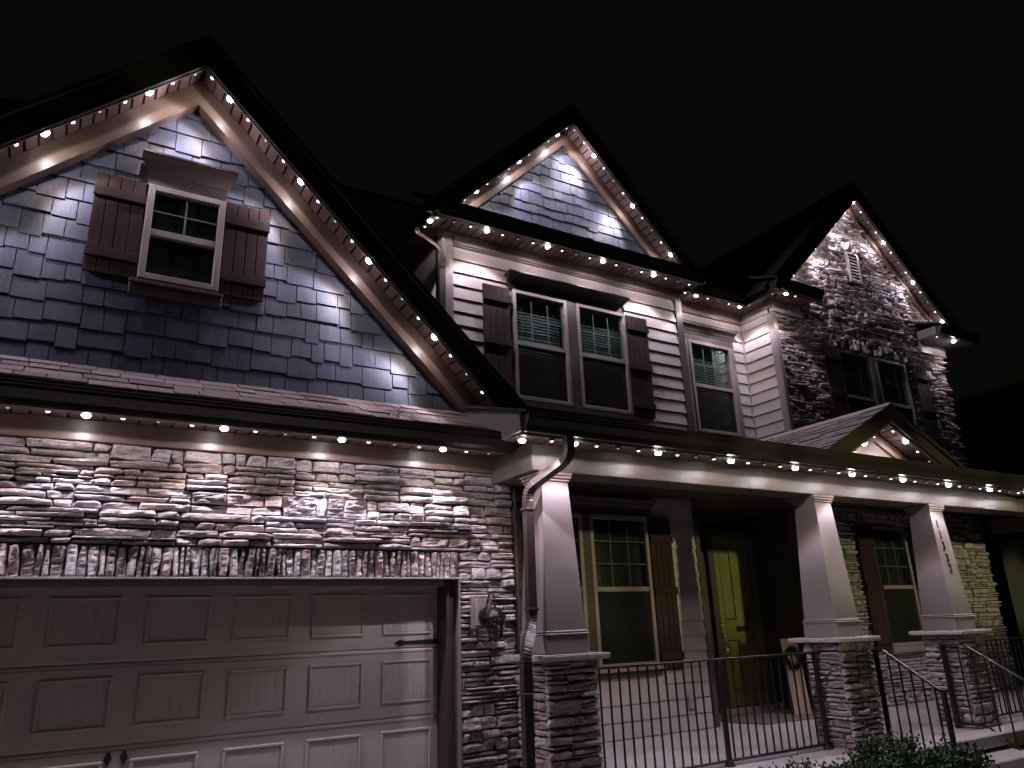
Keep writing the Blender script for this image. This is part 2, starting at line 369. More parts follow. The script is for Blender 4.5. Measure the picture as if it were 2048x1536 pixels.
# garage door: four sections, eight ribbed panels each
YD = .2145; PP, PW, PH, ZT = .6036, .4393, .3352, 2.05
gd = MB()
for k in range(4):
    z1 = 2.138-.533*k
    gd.prism([(YD+.05, z1-.530), (YD+.006, z1-.530), (YD, z1-.520), (YD, z1-.014), (YD+.007, z1-.002), (YD+.05, z1-.002)], 'X', GDX0+.05, 2.725)
    for dz in (-.030, .503): gd.prism([(YD+.001, z1-.533+dz-.005), (YD-.004, z1-.533+dz), (YD+.001, z1-.533+dz+.005)], 'X', GDX0+.05, 2.725)
gdo = gd.obj('garage_door', M['gdoor'], house, label='wide taupe carriage-style garage door in four sections')
pm = MB()
hw, hh, t = PW/2, PH/2, .022
for (a, b, c, d) in ((-hw, hw, hh-t, hh), (-hw, hw, -hh, -hh+t), (-hw, -hw+t, -hh+t, hh-t), (hw-t, hw, -hh+t, hh-t)): pm.box(a, b, -.014, .002, c, d, .006)
nr = 6; ww = (PW-2*t-.008)/nr
for i in range(nr):
    a = -hw+t+.004+i*ww; pm.prism([(a+.0002, .002), (a+.0004, -.0008), (a+.0022, -.0019), (a+ww-.0022, -.0019), (a+ww-.0004, -.0008), (a+ww-.0002, .002)], 'Z', -hh+t+.004, hh-t-.004)
pme = pm.mesh('panel', M['gdoor'])
for i in range(-1, 7):
    for k in range(4):
        put('panel', pme, gdo, loc=(2.659-(6-i)*PP-PW/2, YD, ZT-.533*k-PH/2))
sp = MB().prism([(2.723, 1.632), (2.723, 1.674), (2.42, 1.664), (2.40, 1.672), (2.375, 1.676), (2.352, 1.664), (2.326, 1.651), (2.352, 1.638), (2.375, 1.626), (2.40, 1.632), (2.42, 1.640)], 'Y', YD-.009, YD-.001)
sp.obj('strap_hinge', M['iron'], gdo)
for x in (.274, .372):
    h = MB().prism([(x-.006, 1.036), (x-.022, 1.005), (x-.024, .985), (x-.010, .968), (x-.012, .955), (x+.012, .955), (x+.010, .968), (x+.024, .985), (x+.022, 1.005), (x+.006, 1.036)], 'Y', YD-.008, YD-.001)
    h.tube([(x, YD-.005, .95), (x, YD-.045, .92), (x, YD-.045, .74), (x, YD-.005, .71)], .009, 8)
    h.prism([(x-.010, .70), (x-.022, .675), (x-.006, .63), (x+.006, .63), (x+.022, .675), (x+.010, .70)], 'Y', YD-.008, YD-.001)
    h.obj('pull_handle', M['iron'], gdo, smooth=40)

# eaves helper -----------------------------------------------------
def soffit_x(x0, x1, y0, y1, z, parent, pitch=.112):
    """level soffit of boards running front to back, laid along x"""
    base = B(x0, x1, y0, y1, z+.014, z+.03, 0).obj('soffit', M['fascia'], parent)
    me = MB().box(-pitch/2+.008, pitch/2-.008, y0+.002, y1-.002, 0, .013, .004).mesh('soffit_board', M['soffit'])
    n = int((x1-x0)/pitch)
    for i in range(n): put('soffit_board', me, base, loc=(x0+pitch*(i+.5), 0, z))
    if x1-x0-n*pitch > .015: B(x0+n*pitch+.003, x1, y0+.002, y1-.002, z, z+.013, .003).obj('soffit_board', M['soffit'], base)
    return base
GP = [(0, 0), (-.048, 0), (-.055, .016), (-.060, .05), (-.085, .085), (-.098, .105), (-.098, .130), (-.104, .135), (-.104, .150), (-.110, .160), (-.088, .160), (-.088, .135), (-.012, .135), (0, .16)]
def gutter_x(x0, x1, yf, z, parent, h=1.0):
    o = MB().prism([(yf+p[0], z+p[1]*h) for p in GP], 'X', x0, x1).obj('gutter', M['gutter'], parent)
    return o
def gutter_y(y0, y1, xf, z, parent, side=-1):
    return MB().prism([(xf-side*p[0], z+p[1]) for p in GP], 'Y', y0, y1).obj('gutter', M['gutter'], parent)

# frieze, soffit, gutter, pent roof of the garage eave
MB().prism([(.002, 3.104), (-.054, 3.104), (-.057, 3.107), (-.071, 3.250), (-.069, 3.252), (.002, 3.252)], 'X', XL, 3.177).obj('frieze_board', M['coil'], house)
soffit_x(-2.95, 3.172, -.385, -.064, 3.254, house)
B(-2.95, 3.17, -.40, -.386, 3.204, 3.39, .002).obj('fascia', M['coil'], house)
gutter_x(-2.95, 3.165, -.402, 3.206, house)
B(-2.95, 3.165, -.384, -.335, 3.232, 3.252, .003).obj('light_track', M['track'], house)
pr = MB().prism([(-.49, 3.358), (-.49, 3.376), (0.0, 3.668), (0.0, 3.645)], 'X', -2.98, 3.10).obj('pent_roof', M['roofdark'], house)
sl = math.atan2(.292, .49); ln = math.hypot(.292, .49)
R2 = random.Random(11)
for k in range(4):
    x = -1.0-R2.uniform(0, .2)
    while x < 3.08:
        wd = R2.uniform(.15, .34); xe = min(x+wd, 3.09); s0 = k*ln/4-.01
        if xe-x > .03:
            mb = MB(); tk = R2.choice((.010, .014, .018)); le = ln/4+.03
            mb.prism([(0, -.002), (0, tk), (le, tk*.35), (le, -.002)], 'X', -(xe-x)/2+.0035, (xe-x)/2-.0035)
            mb.obj('roof_shingle', M['roof'], pr, loc=((x+xe)/2, -.494+s0*math.cos(sl), 3.3775+s0*math.sin(sl)+.002*(4-k)), rot=(sl, 0, 0))
        x = xe

# gable over the garage ---------------------------------------------
def shakes(parent, Xa, m, zap, z0, x0, x1, yw, e, R, keepx=None):
    z = z0; rest = MB()
    while z < zap:
        x = x0-R.uniform(0, .15)
        while x < x1:
            wd = R.choice((.115, .145, .17, .20, .235, .29)) * R.uniform(.93, 1.07)
            dz = R.choice((0, 0, 0, -.018, -.030, .014)) if z > z0+.01 else 0
            a, b, p, q = x+.0034, x+wd-.0034, z+dz, z+e+.045
            poly = [(a, p), (b, p), (b, q), (a, q)]
            poly = clip(poly, m, 1, zap+m*Xa); poly = clip(poly, -m, 1, zap-m*Xa)
            if len(poly) > 2 and max(t[0] for t in poly)-min(t[0] for t in poly) > .01:
                th = R.uniform(.020, .028); n = len(poly)
                f = lambda t: -(th-(th-.006)*(t-p)/(q-p))
                V = [(t[0], f(t[1]), t[1]) for t in poly] + [(t[0], 0, t[1]) for t in poly]
                cx = sum(t[0] for t in poly)/n; cz = sum(t[1] for t in poly)/n
                V = [(v[0]-cx, v[1], v[2]-cz) for v in V]
                F = [tuple(range(n))] + [(i, i+n, (i+1) % n+n, (i+1) % n) for i in range(n)]
                if keepx is None or b > keepx:
                    mb = MB(); mb.v = V; mb.f = F; mb.obj('shake', M['shake'], parent, loc=(cx, yw, cz))
                else: rest.add([(v[0]+cx, v[1]+yw, v[2]+cz) for v in V], F)
            x += wd
        z += e
    if rest.v: rest.obj('shake_field', M['shake'], parent, kind='stuff')
def gable_wall(name, Xa, m, zap, x0, x1, z0, y0, y1, material, label):
    return MB().prism([(x0, z0), (x1, z0), (x1, zap-m*(x1-Xa)), (Xa, zap), (x0, zap-m*(Xa-x0))], 'Y', y0, y1).obj(name, material, house, label=label)
def rake(Xa, m, zfb, zs, zr, yw, yo, dxL, dxR, fw=.06, fm='coil', zft=None, lipm='track'):
    """frieze, sloped soffit boards, track, barge board and roof edge of a gable; returns roof slab builder values"""
    zft = zft or zs-.005; th = math.atan(m); cs, sn = math.cos(th), math.sin(th)
    for s, dx in ((-1, dxL), (1, dxR)):
        P = lambda d, z: (Xa+s*d, z-m*d)
        MB().prism([P(0, zfb), P(dx, zfb), P(dx, zft), P(0, zft)], 'Y', yw-fw, yw+.002).obj('frieze_board', M[fm], house)
        base = MB().prism([P(0, zs+.03), P(dx+.05, zs+.03), P(dx+.05, zs+.05), P(0, zs+.05)], 'Y', yo+.02, yw-.002).obj('rake_soffit', M['fascia'], house)
        ln = dx/cs; pit = .112; n = int(ln/pit)
        me = MB().box(-pit/2+.008, pit/2-.008, yo+.02, yw-fw-.001, 0, .014, .004).mesh('soffit_board', M['soffit'])
        for i in range(n):
            d = (i+.5)*pit+.02
            put('soffit_board', me, base, loc=(Xa+s*d*cs, 0, zs-d*sn+.004), rot=(0, s*th, 0))
        MB().prism([P(0, zs-.028), P(dx, zs-.028), P(dx, zs), P(0, zs)], 'Y', yo+.022, yo+.068).obj('light_track', M[lipm], house)
        MB().prism([P(0, zs-.045), P(dx+.06, zs-.045), P(dx+.06, zr-.035), P(0, zr-.035)], 'Y', yo-.022, yo+.02).obj('barge_board', M['fascia'], house)
        MB().prism([P(0, zs-.060), P(dx+.02, zs-.060), P(dx+.02, zs-.030), P(0, zs-.030)], 'Y', yo+.012, yo+.026).obj('drip_lip', M['soffit'], house)
def roof_pair(Xa, m, zr, y0, y1, dxL, dxR, th=.06):
    for s, dx in ((-1, dxL), (1, dxR)):
        P = lambda d, z: (Xa+s*d, z-m*d)
        MB().prism([P(0, zr-th), P(dx, zr-th), P(dx, zr), P(0, zr)], 'Y', y0, y1).obj('roof_slope', M['roofdark'], house)

XA1, M1 = .3386, .9706
g1 = gable_wall('gable_wall', XA1, M1, 6.36, XL, XC-.02, 3.66, 0.0, .2, M['mortar'], 'blue shake gable above the garage')
shakes(g1, XA1, M1, 6.30, 3.648, XL, XC, 0, .1685, random.Random(5), keepx=-1.0)
rake(XA1, M1, 6.100, 6.339, 6.581, 0, -.385, 3.2, 2.86, fw=.122, zft=6.345)
roof_pair(XA1, M1, 6.595, -.425, 4.5, 3.35, 3.0)

# shutters / windows -------------------------------------------------
def shutter(x0, x1, z0, z1, y, rails, label=None):
    n = 4; base = B(x0+.004, x1-.004, y-.012, y-.001, z0+.004, z1-.004, 0).obj('shutter', M['shutter'], house, label=label)
    wd = (x1-x0)/n
    for i in range(n): B(x0+i*wd+.0025, x0+(i+1)*wd-.0025, y-.034, y-.0125, z0, z1, .004).obj('plank', M['shutter'], base)
    for a, b in rails: B(x0-.004, x1+.004, y-.062, y-.0345, a, b, .004).obj('rail', M['shutter'], base)
def crown(x0, x1, z0, z1, y, parent, dp=.13, m='darktrim', fl=.065):
    """flat header board under a flared crown moulding with a thin top"""
    h = z1-z0; B(x0, x1, y-.028, y, z0+.012, z1, .002).obj('header_board', M[m], parent); B(x0-.008, x1+.008, y-.036, y, z0, z0+.0115, .003).obj('header_bead', M[m], parent)
    mb = MB(); prof = [(.029, h*.42, 0), (.036, h*.44, .006), (.038, h*.52, .008), (.052, h*.62, fl*.30), (.085*dp/.13, h*.80, fl*.66), (dp*.93, h*.90, fl*.92), (dp*.94, h*.93, fl*.94), (dp, h*.94, fl), (dp, h+.001, fl)]
    V = []
    for d, zz, f in prof: V += [(x0-f, y, z0+zz), (x0-f, y-d, z0+zz), (x1+f, y-d, z0+zz), (x1+f, y, z0+zz)]
    F = [(i*4+k, i*4+k+1, i*4+k+5, i*4+k+4) for i in range(len(prof)-1) for k in range(3)] + [(0, 3, 2, 1), tuple(len(V)-4+k for k in range(4))]
    mb.add(V, F).obj('header_crown', M[m], parent)
def sash_unit(x0, x1, z0, z1, y, parent, nv=1, nh=1, blind='blind', fr=.045, scr=True, rail=.5):
    """one double-hung unit, outer size; y = wall face"""
    zm = z0+(z1-z0)*rail
    B(x0, x0+fr, y-.035, y+.05, z0, z1, .004).obj('stile', M['trim'], parent); B(x1-fr, x1, y-.035, y+.05, z0, z1, .004).obj('stile', M['trim'], parent)
    B(x0+fr, x1-fr, y-.035, y+.05, z1-fr, z1, .004).obj('top_rail', M['trim'], parent); B(x0+fr, x1-fr, y-.035, y+.05, z0, z0+fr, .004).obj('bottom_rail', M['trim'], parent)
    B(x0+fr, x1-fr, y-.020, y+.04, zm-.028, zm+.028, .004).obj('meeting_rail', M['trim'], parent)
    gx0, gx1 = x0+fr, x1-fr
    MB().box(gx0, gx1, y+.008, y+.012, zm+.028, z1-fr).obj('pane', M['glass'], parent); MB().box(gx0, gx1, y+.026, y+.030, z0+fr, zm-.028).obj('pane', M['glass'], parent)
    for i in range(1, nv+1):
        xx = gx0+(gx1-gx0)*i/(nv+1); B(xx-.007, xx+.007, y+.0005, y+.0075, zm+.028, z1-fr, .002).obj('muntin', M['muntin'], parent)
    for i in range(1, nh+1):
        zz = zm+.028+(z1-fr-zm-.028)*i/(nh+1); B(gx0, gx1, y+.0010, y+.0070, zz-.007, zz+.007, .002).obj('muntin', M['muntin'], parent)
    if scr: MB().box(gx0, gx1, y+.000, y+.002, z0+fr, zm-.028).obj('insect_screen', M['screen'], parent)
    if blind:
        bl = MB(); z = z0+fr+.02; c, s = math.cos(.93), math.sin(.93)
        while z < z1-fr-.02:
            bl.add([(gx0+.01, y+.085-.025*c, z-.025*s), (gx1-.01, y+.085-.025*c, z-.025*s), (gx1-.01, y+.085+.025*c, z+.025*s), (gx0+.01, y+.085+.025*c, z+.025*s),
                    (gx0+.01, y+.085-.025*c, z-.025*s-.003), (gx1-.01, y+.085-.025*c, z-.025*s-.003), (gx1-.01, y+.085+.025*c, z+.025*s-.003), (gx0+.01, y+.085+.025*c, z+.025*s-.003)],
                   [(0, 1, 2, 3), (7, 6, 5, 4), (0, 4, 5, 1), (2, 6, 7, 3), (0, 3, 7, 4), (1, 5, 6, 2)]); z += .044
        for xx in (gx0+.12, gx1-.12): bl.box(xx-.004, xx+.004, y+.058, y+.060, z0+fr, z1-fr)
        bl.obj('blind', M[blind], parent, kind='stuff')
    MB().box(x0, x1, y+.30, y+.32, z0, z1).obj('shade_backing', M['dark'], parent)
def window(x0, x1, z0, z1, y, label, units=1, mull=.10, **kw):
    o = put('window', None, house, label=label)
    wd = (x1-x0-(units-1)*mull)/units
    for i in range(units):
        a = x0+i*(wd+mull); sash_unit(a, a+wd, z0, z1, y, o, **kw)
        if i: B(a-mull, a, y-.030, y+.05, z0, z1, .003).obj('mullion', M['darktrim'], o)
    return o

# gable window
B(.015, .67, -.045, -.0005, 4.36, 5.24, .003).obj('window_backing', M['darktrim'], house)
w1 = window(.048, .637, 4.405, 5.235, -.075, 'small gable window with four upper panes between brown shutters', nv=1, nh=1, blind=False, fr=.050, scr=False)
MB().box(.09, .60, -.0465, -.0455, 4.44, 5.20).obj('pane_shade_sheet', M['dark'], w1)  # black sheet behind the panes in place of the unlit interior
crown(.036, .640, 5.237, 5.505, -.045, w1, dp=.12)
B(-.005, .672, -.15, -.0452, 4.345, 4.372, .004).obj('sill', M['darktrim'], w1); B(.0, .668, -.135, -.0452, 4.258, 4.345, .004).obj('apron', M['darktrim'], w1)
shutter(-.321, .036, 4.403, 5.258, -.030, ((5.047, 5.128), (4.527, 4.603)), 'brown board shutter on the left of the gable window')
shutter(.648, 1.006, 4.405, 5.265, -.030, ((5.047, 5.128), (4.527, 4.603)), 'brown board shutter on the right of the gable window')

# ================================================================== PORCH
YB, ZBB, ZBT = -.733, 3.006, 3.252
B(3.177, 14.2, YB, -.43, ZBB, ZBT, .006).obj('porch_beam', M['beam'], house, label='long metal-wrapped porch beam')
B(3.179, 3.477, -.4295, -.001, ZBB+.001, ZBT-.001, .005).obj('beam_return', M['beam'], house)
B(13.9, 14.198, -.4295, 1.1, ZBB+.001, ZBT-.001, .005).obj('beam_return', M['beam'], house)
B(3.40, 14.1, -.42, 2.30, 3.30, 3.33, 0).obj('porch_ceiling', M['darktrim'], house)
soffit_x(2.90, 14.3, -1.042, -.735, 3.232, house)
B(2.895, 14.3, -1.057, -1.043, 3.222, 3.39, .002).obj('fascia', M['fascia'], house)
gutter_x(2.892, 14.3, -1.059, 3.230, house)
B(2.90, 14.3, -1.041, -.992, 3.214, 3.230, .003).obj('light_track', M['track'], house)
MB().prism([(-1.165, 3.376), (-1.165, 3.394), (1.65, 4.245), (1.65, 4.20)], 'X', 2.862, 14.35).obj('porch_roof', M['roofdark'], house)
MB().prism([(-.052, 3.682), (-1.040, 3.388), (-1.060, 3.372), (-1.066, 3.240), (-.761, 3.235), (-.759, 3.303), (-.259, 3.488), (-.063, 3.605)], 'X', 2.866, 2.889).obj('eave_return_panel', M['taupe'], house)
MB().prism([(-.04, 3.692), (-1.13, 3.382), (-1.13, 3.370), (-.04, 3.680)], 'X', 2.846, 2.866).obj('drip_edge', M['fascia'], house)
# columns on stone piers
CY = -.581; ZC = 1.5255
PIERH = .248
def column(cx, label, plabel):
    o = put('column', None, house, label=label)
    t, b = .134, .203
    def fr(z): return b+(t-b)*(z-ZC)/(2.935-ZC)
    z0, z1 = 1.705, 2.935
    a0, a1 = fr(z0)-.004, fr(z1)
    V = [(cx+sx*a, CY+sy*a, z) for z, a in ((z0, a0), (z1, a1)) for sx, sy in ((-1, -1), (1, -1), (1, 1), (-1, 1))]
    MB().add(V, [(0, 1, 5, 4), (1, 2, 6, 5), (2, 3, 7, 6), (3, 0, 4, 7), (3, 2, 1, 0), (4, 5, 6, 7)]).obj('shaft', M['taupe'], o)
    B(cx-.205, cx+.205, CY-.205, CY+.205, ZC, 1.668, .005).obj('base_block', M['taupe'], o)
    B(cx-.212, cx+.212, CY-.212, CY+.212, 1.668, 1.684, .006).obj('base_band', M['taupe'], o); B(cx-.203, cx+.203, CY-.203, CY+.203, 1.684, 1.705, .009).obj('base_band', M['taupe'], o)
    for i, (e, za, zb) in enumerate(((.148, 2.928, 2.948), (.160, 2.952, 2.974), (.172, 2.978, 3.005))): B(cx-e, cx+e, max(CY-e, YB-.012), CY+e, za, zb, .004).obj('capital_band', M['trim'], o)
    p = MB().box(cx-PIERH+.03, cx+PIERH-.03, CY-PIERH+.03, CY+PIERH-.03, 0.40, 1.475).obj('pier', M['mortar'], house, label=plabel)
    cap = stone_mb(.60, .048, .045, int(cx*37), .9)
    cm = MB(); nz = 14
    # rough-edged cap slab
    ring = []
    for k in range(48):
        tt = k/48*4; s = int(tt); f = tt-s; e = .322
        q = [(-e+2*e*f, -e), (e, -e+2*e*f), (e-2*e*f, e), (-e, e-2*e*f)][s]
        j = noise.noise(Vector((q[0]*16+cx, q[1]*16, 2)))*.010
        l = math.hypot(*q); ring.append((cx+q[0]*(1+j/l), CY+q[1]*(1+j/l), j))
    n = len(ring); V = []
    for z, kx in ((1.476, .955), (1.486, 1.0), (1.512, 1.0), (1.5245, .985)):
        for (a, b2, j) in ring: V.append((cx+(a-cx)*kx, CY+(b2-CY)*kx, z+j*.25*(1 if kx == 1.0 else 0)))
    F = [(i*n+k, i*n+(k+1) % n, (i+1)*n+(k+1) % n, (i+1)*n+k) for i in range(3) for k in range(n)] + [tuple(range(n))[::-1], tuple(range(3*n, 4*n))]
    cm.add(V, F).obj('cap_stone', M['stone'], p)
    R = random.Random(int(cx*100))
    kw = dict(band=(.115, .165), cell=(.25, .5))
    e = PIERH-.03
    lay(ledge(-PIERH, PIERH, 0, .995, R, **kw), p, (cx, CY-e, .48), 0, dr=(.030, .050))
    lay(ledge(-e, e+.0, 0, .995, R, **kw), p, (cx-e, CY, .48), -math.pi/2, dr=(.030, .050))
    lay(ledge(-e, e, 0, .995, R, **kw), p, (cx+e, CY, .48), math.pi/2, dr=(.030, .050), keep=0, fine=.7)
    return o
XP = [3.41, 6.96, 9.12]
cols = [column(XP[0], 'tapered taupe porch column beside the downspout', 'stone pier under the column beside the downspout'),
        column(XP[1], 'tapered taupe porch column in the middle without numbers', 'stone pier between railing and stair opening'),
        column(XP[2], 'tapered taupe porch column with house numbers', 'stone pier under the numbered column')]
tl = math.atan2(.069, 1.41)
for i, (ch, z) in enumerate(zip('11332', (2.763, 2.629, 2.495, 2.352, 2.230))):
    c = bpy.data.curves.new('digit', 'FONT'); c.body = ch; c.size = .150; c.extrude = .004; c.align_x = 'CENTER'; c.align_y = 'CENTER'; c.offset = 0.0008
    yy = CY-(.203+(.134-.203)*(z-ZC)/(2.935-ZC))-.004
    t_ = bpy.data.objects.new('digit_text', c); c.materials.append(M['digit']); me = bpy.data.meshes.new_from_object(t_); bpy.data.objects.remove(t_); o = put('digit', me, cols[2])
    o.location = (9.072+(2.763-z)*.075, yy, z); o.rotation_euler = (math.pi/2-tl, 0, 0); o.scale = (.8, 1, 1)

# porch slab, steps
B(3.42, 14.3, -1.13, 2.32, .36, .48, .012).obj('porch_slab', M['concrete'], house)
MB().box(3.45, 14.25, -1.08, 2.30, 0, .359).obj('slab_base', M['mortar'], house)
lay(ledge(3.46, 7.15, .0, .355, random.Random(71)), house, (0, -1.08, 0), keep=0, fine=.6); lay(ledge(8.9, 12.0, .0, .355, random.Random(72)), house, (0, -1.08, 0), keep=0, fine=.6)
B(7.20, 8.86, -1.46, -1.082, .16, .32, .01).obj('step', M['concrete'], house); B(7.20, 8.86, -1.80, -1.082, 0, .16, .01).obj('step', M['concrete'], house)

# lap siding ---------------------------------------------------------
def siding(x0, x1, z0, z1, y, parent, zref, holes=(), s=.1785, rotz=0.0, origin=None, ymat='siding'):
    k = math.floor((z0-zref)/s)
    z = zref+k*s
    while z < z1-.01:
        a, b = max(z, z0), min(z+s, z1)
        segs = [(x0, x1)]
        for h in holes:
            if b > h[2]+.004 and a < h[3]-.004:
                ns = []
                for p, q in segs:
                    if q <= h[0] or p >= h[1]: ns.append((p, q)); continue
                    if p < h[0]-.01: ns.append((p, h[0]))
                    if q > h[1]+.01: ns.append((h[1], q))
                segs = ns
        for p, q in segs:
            if b-a < .02 or q-p < .02: continue
            f0 = -.027+(a-z)/s*.019; f1 = -.027+(b-z)/s*.019
            mb = MB().prism([(0, a), (f0-.001, a), (f0, a+.002), (f1, b-.001), (0, b-.001)], 'X', p, q)
            if origin: mb.obj('siding_board', M[ymat], parent, loc=origin, rot=(0, 0, rotz))
            else: mb.obj('siding_board', M[ymat], parent, loc=(0, y, 0))
        z += s
# porch back wall with a double window
YW = 1.378
PWH = [(4.20, 6.225, 1.13, 3.04)]
pw = wall_mesh(3.38, 7.10, .48, 3.30, YW, YW+.2, [(4.27, 6.20, 1.245, 3.02)]).obj('porch_wall', M['siding'], house, label='beige lap-sided wall behind the railing')
siding(3.40, 7.02, .482, 3.29, YW-.001, pw, .493, [(4.13, 6.29, 1.13, 3.235)])
B(7.02, 7.103, YW-.03, YW+.0005, .481, 3.295, .004).obj('corner_board', M['darktrim'], house)
w2 = window(4.262, 6.204, 1.245, 3.025, YW-.012, 'porch double window with brown shutters behind the railing', units=2, mull=.115, nv=2, nh=2, fr=.052, blind='dimblind')
B(4.20, 6.27, YW-.085, YW-.003, 1.205, 1.245, .004).obj('sill', M['trim'], w2); B(4.22, 6.25, YW-.035, YW-.002, 1.13, 1.204, .003).obj('apron', M['darktrim'], w2)
crown(4.18, 6.285, 3.028, 3.235, YW, w2, dp=.10)
shutter(6.212, 6.578, 1.18, 3.018, YW-.022, ((2.70, 2.79), (2.06, 2.15), (1.30, 1.39)), 'brown board shutter nearest the front door'); shutter(3.885, 4.252, 1.18, 3.018, YW-.022, ((2.70, 2.79), (2.06, 2.15), (1.30, 1.39)), 'brown board shutter behind the downspout column')
ob = B(6.607, 6.712, YW-.065, YW-.015, .725, .905, .012).obj('outlet_cover', M['plastic'], house)
# door alcove: side walls coloured dark to put the recess shade into them
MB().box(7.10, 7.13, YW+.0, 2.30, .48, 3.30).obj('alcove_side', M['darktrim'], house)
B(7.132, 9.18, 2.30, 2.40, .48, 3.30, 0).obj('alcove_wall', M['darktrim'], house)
DX0, DX1, DZ1 = 8.225, 9.135, 2.945
B(8.10, DX0-.004, 2.215, 2.299, .48, 3.06, .005).obj('door_casing', M['darktrim'], house); B(DX1+.004, 9.18, 2.215, 2.299, .48, 3.06, .005).obj('door_casing', M['darktrim'], house)
B(DX0-.003, DX1+.003, 2.215, 2.299, DZ1+.004, 3.06, .005).obj('door_head', M['darktrim'], house)
B(7.98, 9.18, 2.10, 2.214, .481, .555, .006).obj('door_sill', M['trim'], house)
dr = B(DX0, DX1, 2.282, 2.298, .556, DZ1, .002).obj('front_door', M['dark'], house, label='olive panelled front door with mail slot')  # near-black slab puts the shade of the panel grooves into its colour
for a, b, c, d in ((DX0, 8.352, .556, DZ1), (8.590, 8.770, .556, DZ1), (9.008, DX1, .556, DZ1)): B(a, b, 2.2675, 2.2815, c, d, .003).obj('stile', M['entry'], dr)
for a, b in ((8.3525, 8.5895), (8.7705, 9.0075)):
    for c, d in ((.556, .76), (1.452, 1.735), (2.80, DZ1)): B(a, b, 2.268, 2.2815, c, d, .002).obj('rail', M['entry'], dr)
    for c, d in ((.76, 1.452), (1.735, 2.80)):
        B(a+.014, b-.014, 2.2735, 2.2815, c+.014, d-.014, .004).obj('door_panel', M['entry'], dr)
        B(a+.046, b-.046, 2.2690, 2.2734, c+.046, d-.046, .004).obj('raised_field', M['entry'], dr)
ds = MB().box(8.555, 8.795, 2.255, 2.2675, 1.563, 1.640, .004); ds.box(8.585, 8.765, 2.251, 2.256, 1.583, 1.618, .002); ds.obj('mail_slot', M['digit'], dr)
kn = MB(); kn.lathe([(.0, 0), (.033, 0), (.033, .008), (.016, .012), (.014, .03), (.0, .032)], n=16)
def disc(x, z, r_, d_, nm):
    m_ = MB().lathe([(r_, 0), (r_, .008), (r_*.6, .014), (r_*.55, d_), (r_*.3, d_+.006)], n=18); o = m_.obj(nm, M['brass'], dr, smooth=40, loc=(x, 2.2675, z), rot=(math.pi/2, 0, 0))
disc(8.262, 1.660, .032, .028, 'deadbolt'); disc(8.270, 1.512, .030, .05, 'door_knob')
MB().tube([(8.272, 2.262, 1.425), (8.272, 2.222, 1.405), (8.274, 2.215, 1.33), (8.272, 2.225, 1.25), (8.272, 2.262, 1.235)], [.012, .010, .012, .009, .012], 10).obj('door_handle', M['brass'], dr, smooth=60)
put('doorbell', MB().lathe([(.024, 0), (.024, .008), (.012, .012), (.010, .020)], n=14).mesh('doorbell', M['brass'], 40), house, loc=(8.05, 2.299, 1.24), rot=(math.pi/2, 0, 0))

# ================================================================== MIDDLE GABLE BAY, UPPER FLOOR
YM = 1.617; XML, XMR = 3.50, 7.50
mw = wall_mesh(XML, XMR, 3.95, 6.62, YM, YM+.25, [(4.47, 6.335, 4.46, 5.96)]).obj('upper_wall', M['siding'], house, label='beige lap-sided upper wall under the middle gable')
siding(XML+.115, XMR-.13, 4.0, 6.422, YM-.001, mw, 6.2195, [(4.40, 6.36, 4.30, 6.185)], s=.1795)
B(XML-.003, XML+.112, YM-.034, YM+.0005, 3.98, 6.598, .004).obj('corner_board', M['trim'], house); B(XML-.034, XML-.0035, YM-.034, YM+.112, 3.98, 6.598, .004).obj('corner_board', M['trim'], house)
B(XMR-.126, XMR+.003, YM-.034, YM+.0005, 3.98, 6.50, .004).obj('corner_board', M['darktrim'], house)
B(XML+.115, XMR+.0, YM-.050, YM+.0005, 6.424, 6.560, .004).obj('frieze_board', M['coil'], house); B(XML+.115, XMR-.127, YM-.036, YM-.001, 6.402, 6.4235, .003).obj('frieze_bead', M['coil'], house)
w3 = window(4.465, 6.343, 4.455, 5.965, YM-.022, 'upper double window with half-drawn blinds under a wide crown', units=2, mull=.16, nv=2, nh=1, fr=.05, rail=.507)
crown(4.43, 6.315, 5.967, 6.175, YM, w3, dp=.175)
B(4.40, 6.37, YM-.055, YM-.002, 4.37, 4.454, .004).obj('sill', M['darktrim'], w3)
B(XML+.02, XMR, YM-.045, YM-.0025, 4.18, 4.335, .004).obj('apron_board', M['darktrim'], house)
for a, b, lb in ((4.022, 4.412, 'dark shutter on the left of the upper double window'), (6.352, 6.742, 'dark shutter on the right of the upper double window')): shutter(a, b, 4.446, 5.950, YM-.026, ((5.722, 5.83), (5.126, 5.213), (4.56, 4.645)), lb)
# side and rear corner of the bump-out, main wall behind
MB().box(XML, XML+.02, YM+.0, 2.90, 3.95, 6.62).obj('side_wall', M['siding'], house)
ms = MB().box(1.2, 3.50, 2.90, 3.1, 3.6, 6.6).obj('main_wall', M['siding'], house)
siding(1.6, 3.38, 4.2, 6.45, 2.899, ms, 6.2195, s=.1795)
B(3.39, 3.47, 2.86, 2.8985, 4.2, 6.45, .004).obj('corner_board', M['trim'], house)
